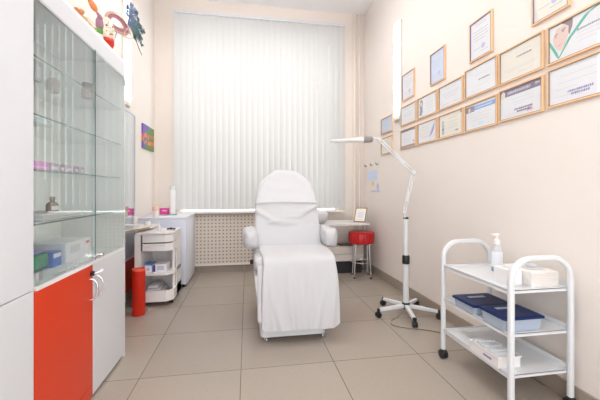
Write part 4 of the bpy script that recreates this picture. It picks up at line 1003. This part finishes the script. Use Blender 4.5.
for k, (x0, x1, y0, y1, h, lab, cm, pm) in enumerate(((-.995, -.915, 3.33, 3.50, .062, 'small white and blue box at left on the middle tray of the cart', (.78, .78, .84), 'blue'), (-.90, -.785, 3.34, 3.52, .072, 'white box with blue end at right on the middle tray of the cart', (.80, .80, .85), 'blue'))):
    t = thing('supply_box', lab, 'box', ((x0+x1)/2, (y0+y1)/2, zt), 'supply boxes on the cart'); obj('carton', mk(box, x0, x1, y0, y1, zt, zt+h, .001), mat('supply_card', cm, .5), t)
    obj('printed_end', mk(box, x0-.0008, x0+.014, y0-.0008, y0+.06, zt+.002, zt+h-.002), mat('navy_print', (.05, .06, .35), .5), t); obj('printed_panel', mk(box, x0+.03, x1-.02, y0-.001, y0, zt+.015, zt+h-.015), PRINT['grey'], t)
bm = B(); box(bm, -.99, -.92, 3.36, 3.48, zt+.0625, zt+.08, .004); tag(obj('blue_packet', bm, mat('blue_wrap', (.10, .22, .55), .4)), 'bright blue packet lying on the left supply box in the cart', 'packet')
bm = B()
for k in range(5):
    c_ = Vector((-.92, 3.47, .066+k*.024)); pts = []
    box(bm, -.995+.008*k, -.79-.018*k, 3.32+.01*k, 3.60, .064+k*.024, .064+k*.024+.022, .008)
wrinkle(bm, .005, 16); tag(obj('towel_stack', bm, cloth2_m, smooth=True), 'stack of folded white towels in the lowest tray of the cart', 'towels')
# on the cart top
jar('spray_bottle', 'small white nozzle bottle standing on the cart top', -.865, 3.40, .7185, [(0, 0), (.016, 0), (.018, .004), (.018, .045), (.012, .055), (0, .055)], white_m, [(0, .055), (.007, .055), (.005, .08), (.002, .095), (0, .096)])
bm = B(); rk = random.Random(8)
for k in range(6):
    x = -.82+k*.014; box(bm, x, x+.010, 3.52+rk.uniform(-.008, .008), 3.545+rk.uniform(0, .01), .7185, .7185+rk.uniform(.012, .026), .002)
tag(obj('clip_set', bm, black_m), 'row of small black clips lying on the cart top', 'clips')
# fridge
t = thing('small_fridge', 'low white fridge in the left back corner beside the window screen', 'fridge', (-.94, 4.2, 0))
fx0, fx1, fy0, fy1, fz = XL+.015, -.688, 3.86, 4.46, .82
obj('cabinet_body', mk(box, fx0, fx1, fy0+.058, fy1, .03, fz-.02, .006), mat('fridge_white', (.74, .77, .84), .35), t, True)
obj('door', mk(box, fx0, fx1, fy0, fy0+.050, .045, fz-.022, .008), mat('fridge_shaded_white', (.66, .68, .78), .35), t, True)  # door coloured darker than the body, as shade on the front
obj('door_seal', mk(box, fx0+.008, fx1-.008, fy0+.050, fy0+.058, .05, fz-.03), mat('grey_seal', (.32, .33, .42), .6), t)
obj('worktop', mk(box, fx0, fx1+.002, fy0+.005, fy1, fz-.020, fz, .004), mat('fridge_top', (.76, .78, .84), .35), t, True)
for x in (fx0+.04, fx1-.04):
    for y in (fy0+.08, fy1-.05): obj('foot', mk(cyl, (x, y, 0), (x, y, .03), .016), dark_m, t, True)
t = thing('cotton_tub', 'white tub with a peach lid on the near left corner of the fridge', 'tub', (-1.04, 3.93, fz))
obj('tub', mk(lathe, (-1.04, 3.93, fz), [(0, 0), (.026, 0), (.030, .004), (.032, .07), (0, .07)], 24), mat('cream_plastic', (.84, .76, .68), .4), t, True)
obj('lid', mk(lathe, (-1.04, 3.93, fz), [(0, .07), (.034, .07), (.036, .075), (.036, .118), (.03, .125), (0, .125)], 24), mat('peach_plastic', (.86, .58, .46), .4), t, True)
t = thing('pink_box', 'small bright pink box on the fridge left of the tall white bottle', 'box', (-1.0, 4.17, fz))
obj('carton', mk(box, -1.05, -.95, 4.14, 4.20, fz+.012, fz+.088, .002), mat('magenta_card', (.62, .05, .26), .4), t); obj('printed_panel', mk(box, -1.02, -.965, 4.139, 4.14, fz+.050, fz+.066), mat('pink_print', (.80, .50, .62), .5), t)
obj('card_base', mk(box, -1.055, -.945, 4.135, 4.205, fz, fz+.012, .002), mat('grey_card', (.42, .42, .42), .5), t)
t = thing('tall_bottle', 'tall white cylindrical bottle standing in a teal tray on the fridge', 'bottle', (-.915, 4.2, fz+.012))
obj('body', mk(lathe, (-.915, 4.20, fz+.0125), [(0, 0), (.036, 0), (.037, .005), (.037, .28), (.03, .30), (.0, .30)], 28), wplastic_m, t, True)
obj('cap', mk(lathe, (-.915, 4.20, fz+.0125), [(0, .30), (.031, .30), (.030, .345), (0, .35)], 24), white_m, t, True)
bm = B(); prism(bm, round_poly([(-.99+.035, 4.145, fz), (-.86, 4.145, fz), (-.86, 4.26, fz), (-.955, 4.26, fz)], .02), (0, 0, .012)); tag(obj('dish', bm, mat('teal_grey_plastic', (.22, .34, .34), .4), smooth=True), 'small teal grey tray under the tall white bottle on the fridge', 'tray')
# orange cylinder bin
t = thing('cylinder_bin', 'tall orange red cylindrical bin standing on the floor before the storage cart', 'bin', (-.968, 3.12, 0))
obj('body', mk(lathe, (-.968, 3.12, 0), [(0, 0), (.053, 0), (.055, .004), (.055, .405), (.048, .405), (.048, .36), (0, .36)], 40), redor_m, t, True)
obj('rim', mk(lathe, (-.968, 3.12, 0), [(.048, .400), (.056, .400), (.057, .412), (.053, .418), (.048, .416), (.047, .402)], 40), mat('paler_orange_rim', (.78, .12, .07), .35), t, True)
bm = B(); tube(bm, [(-.917, 3.10, .03), (-.895, 3.09, .028), (-.875, 3.095, .04), (-.878, 3.10, .055)], .004, 8); obj('pedal', bm, steel_m, t, True)
# painting
t = thing('flower_painting', 'small unframed flower painting in purple, green and orange on the left wall', 'painting', (XL, 4.24, 1.625))
bm = B(); box(bm, XL+.001, XL+.022, 4.02, 4.46, 1.625, 1.915, .001)
pm, pn, pb = nmat('painted_flowers'); N = pn.nodes; L = pn.links.new; tc = N.new('ShaderNodeTexCoord'); sp = N.new('ShaderNodeSeparateXYZ'); nz = N.new('ShaderNodeTexNoise'); nz.inputs['Scale'].default_value = 9; nz.inputs['Detail'].default_value = 4
vr = N.new('ShaderNodeTexVoronoi'); vr.inputs['Scale'].default_value = 15
r1 = N.new('ShaderNodeValToRGB'); r1.color_ramp.elements[0].position = .42; r1.color_ramp.elements[0].color = (.13, .20, .05, 1); r1.color_ramp.elements[1].position = .62; r1.color_ramp.elements[1].color = (.16, .10, .40, 1)
e = r1.color_ramp.elements.new(.52); e.color = (.09, .26, .09, 1)
ad = N.new('ShaderNodeMath'); ad.operation = 'MULTIPLY_ADD'; ad.inputs[1].default_value = 1.0
yn = N.new('ShaderNodeMath'); yn.operation = 'MULTIPLY_ADD'; yn.inputs[1].default_value = -.9; L(sp.outputs[1], yn.inputs[0]); L(sp.outputs[2], yn.inputs[2]); L(yn.outputs[0], ad.inputs[0]); L(nz.outputs['Fac'], ad.inputs[2]); 
sb = N.new('ShaderNodeMath'); sb.operation = 'SUBTRACT'; sb.inputs[1].default_value = .18; L(ad.outputs[0], sb.inputs[0]); L(sb.outputs[0], r1.inputs[0])
th = N.new('ShaderNodeMath'); th.operation = 'LESS_THAN'; th.inputs[1].default_value = .50; L(vr.outputs['Distance'], th.inputs[0])
rg = N.new('ShaderNodeMath'); rg.operation = 'MULTIPLY_ADD'; rg.inputs[1].default_value = -40; rg.inputs[2].default_value = 0
sz = N.new('ShaderNodeMath'); sz.operation = 'COMPARE'; sz.inputs[1].default_value = .13; sz.inputs[2].default_value = .075; L(sp.outputs[2], sz.inputs[0])
mu = N.new('ShaderNodeMath'); mu.operation = 'MULTIPLY'; L(th.outputs[0], mu.inputs[0]); L(sz.outputs[0], mu.inputs[1])
mx = N.new('ShaderNodeMix'); mx.data_type = 'RGBA'; mx.inputs[7].default_value = (.75, .20, .08, 1); L(mu.outputs[0], mx.inputs[0]); L(r1.outputs[0], mx.inputs[6])
L(tc.outputs['Object'], sp.inputs[0]); L(tc.outputs['Object'], nz.inputs['Vector']); L(tc.outputs['Object'], vr.inputs['Vector']); L(mx.outputs[2], pb.inputs['Base Color'])
obj('canvas', bm, pm, t)
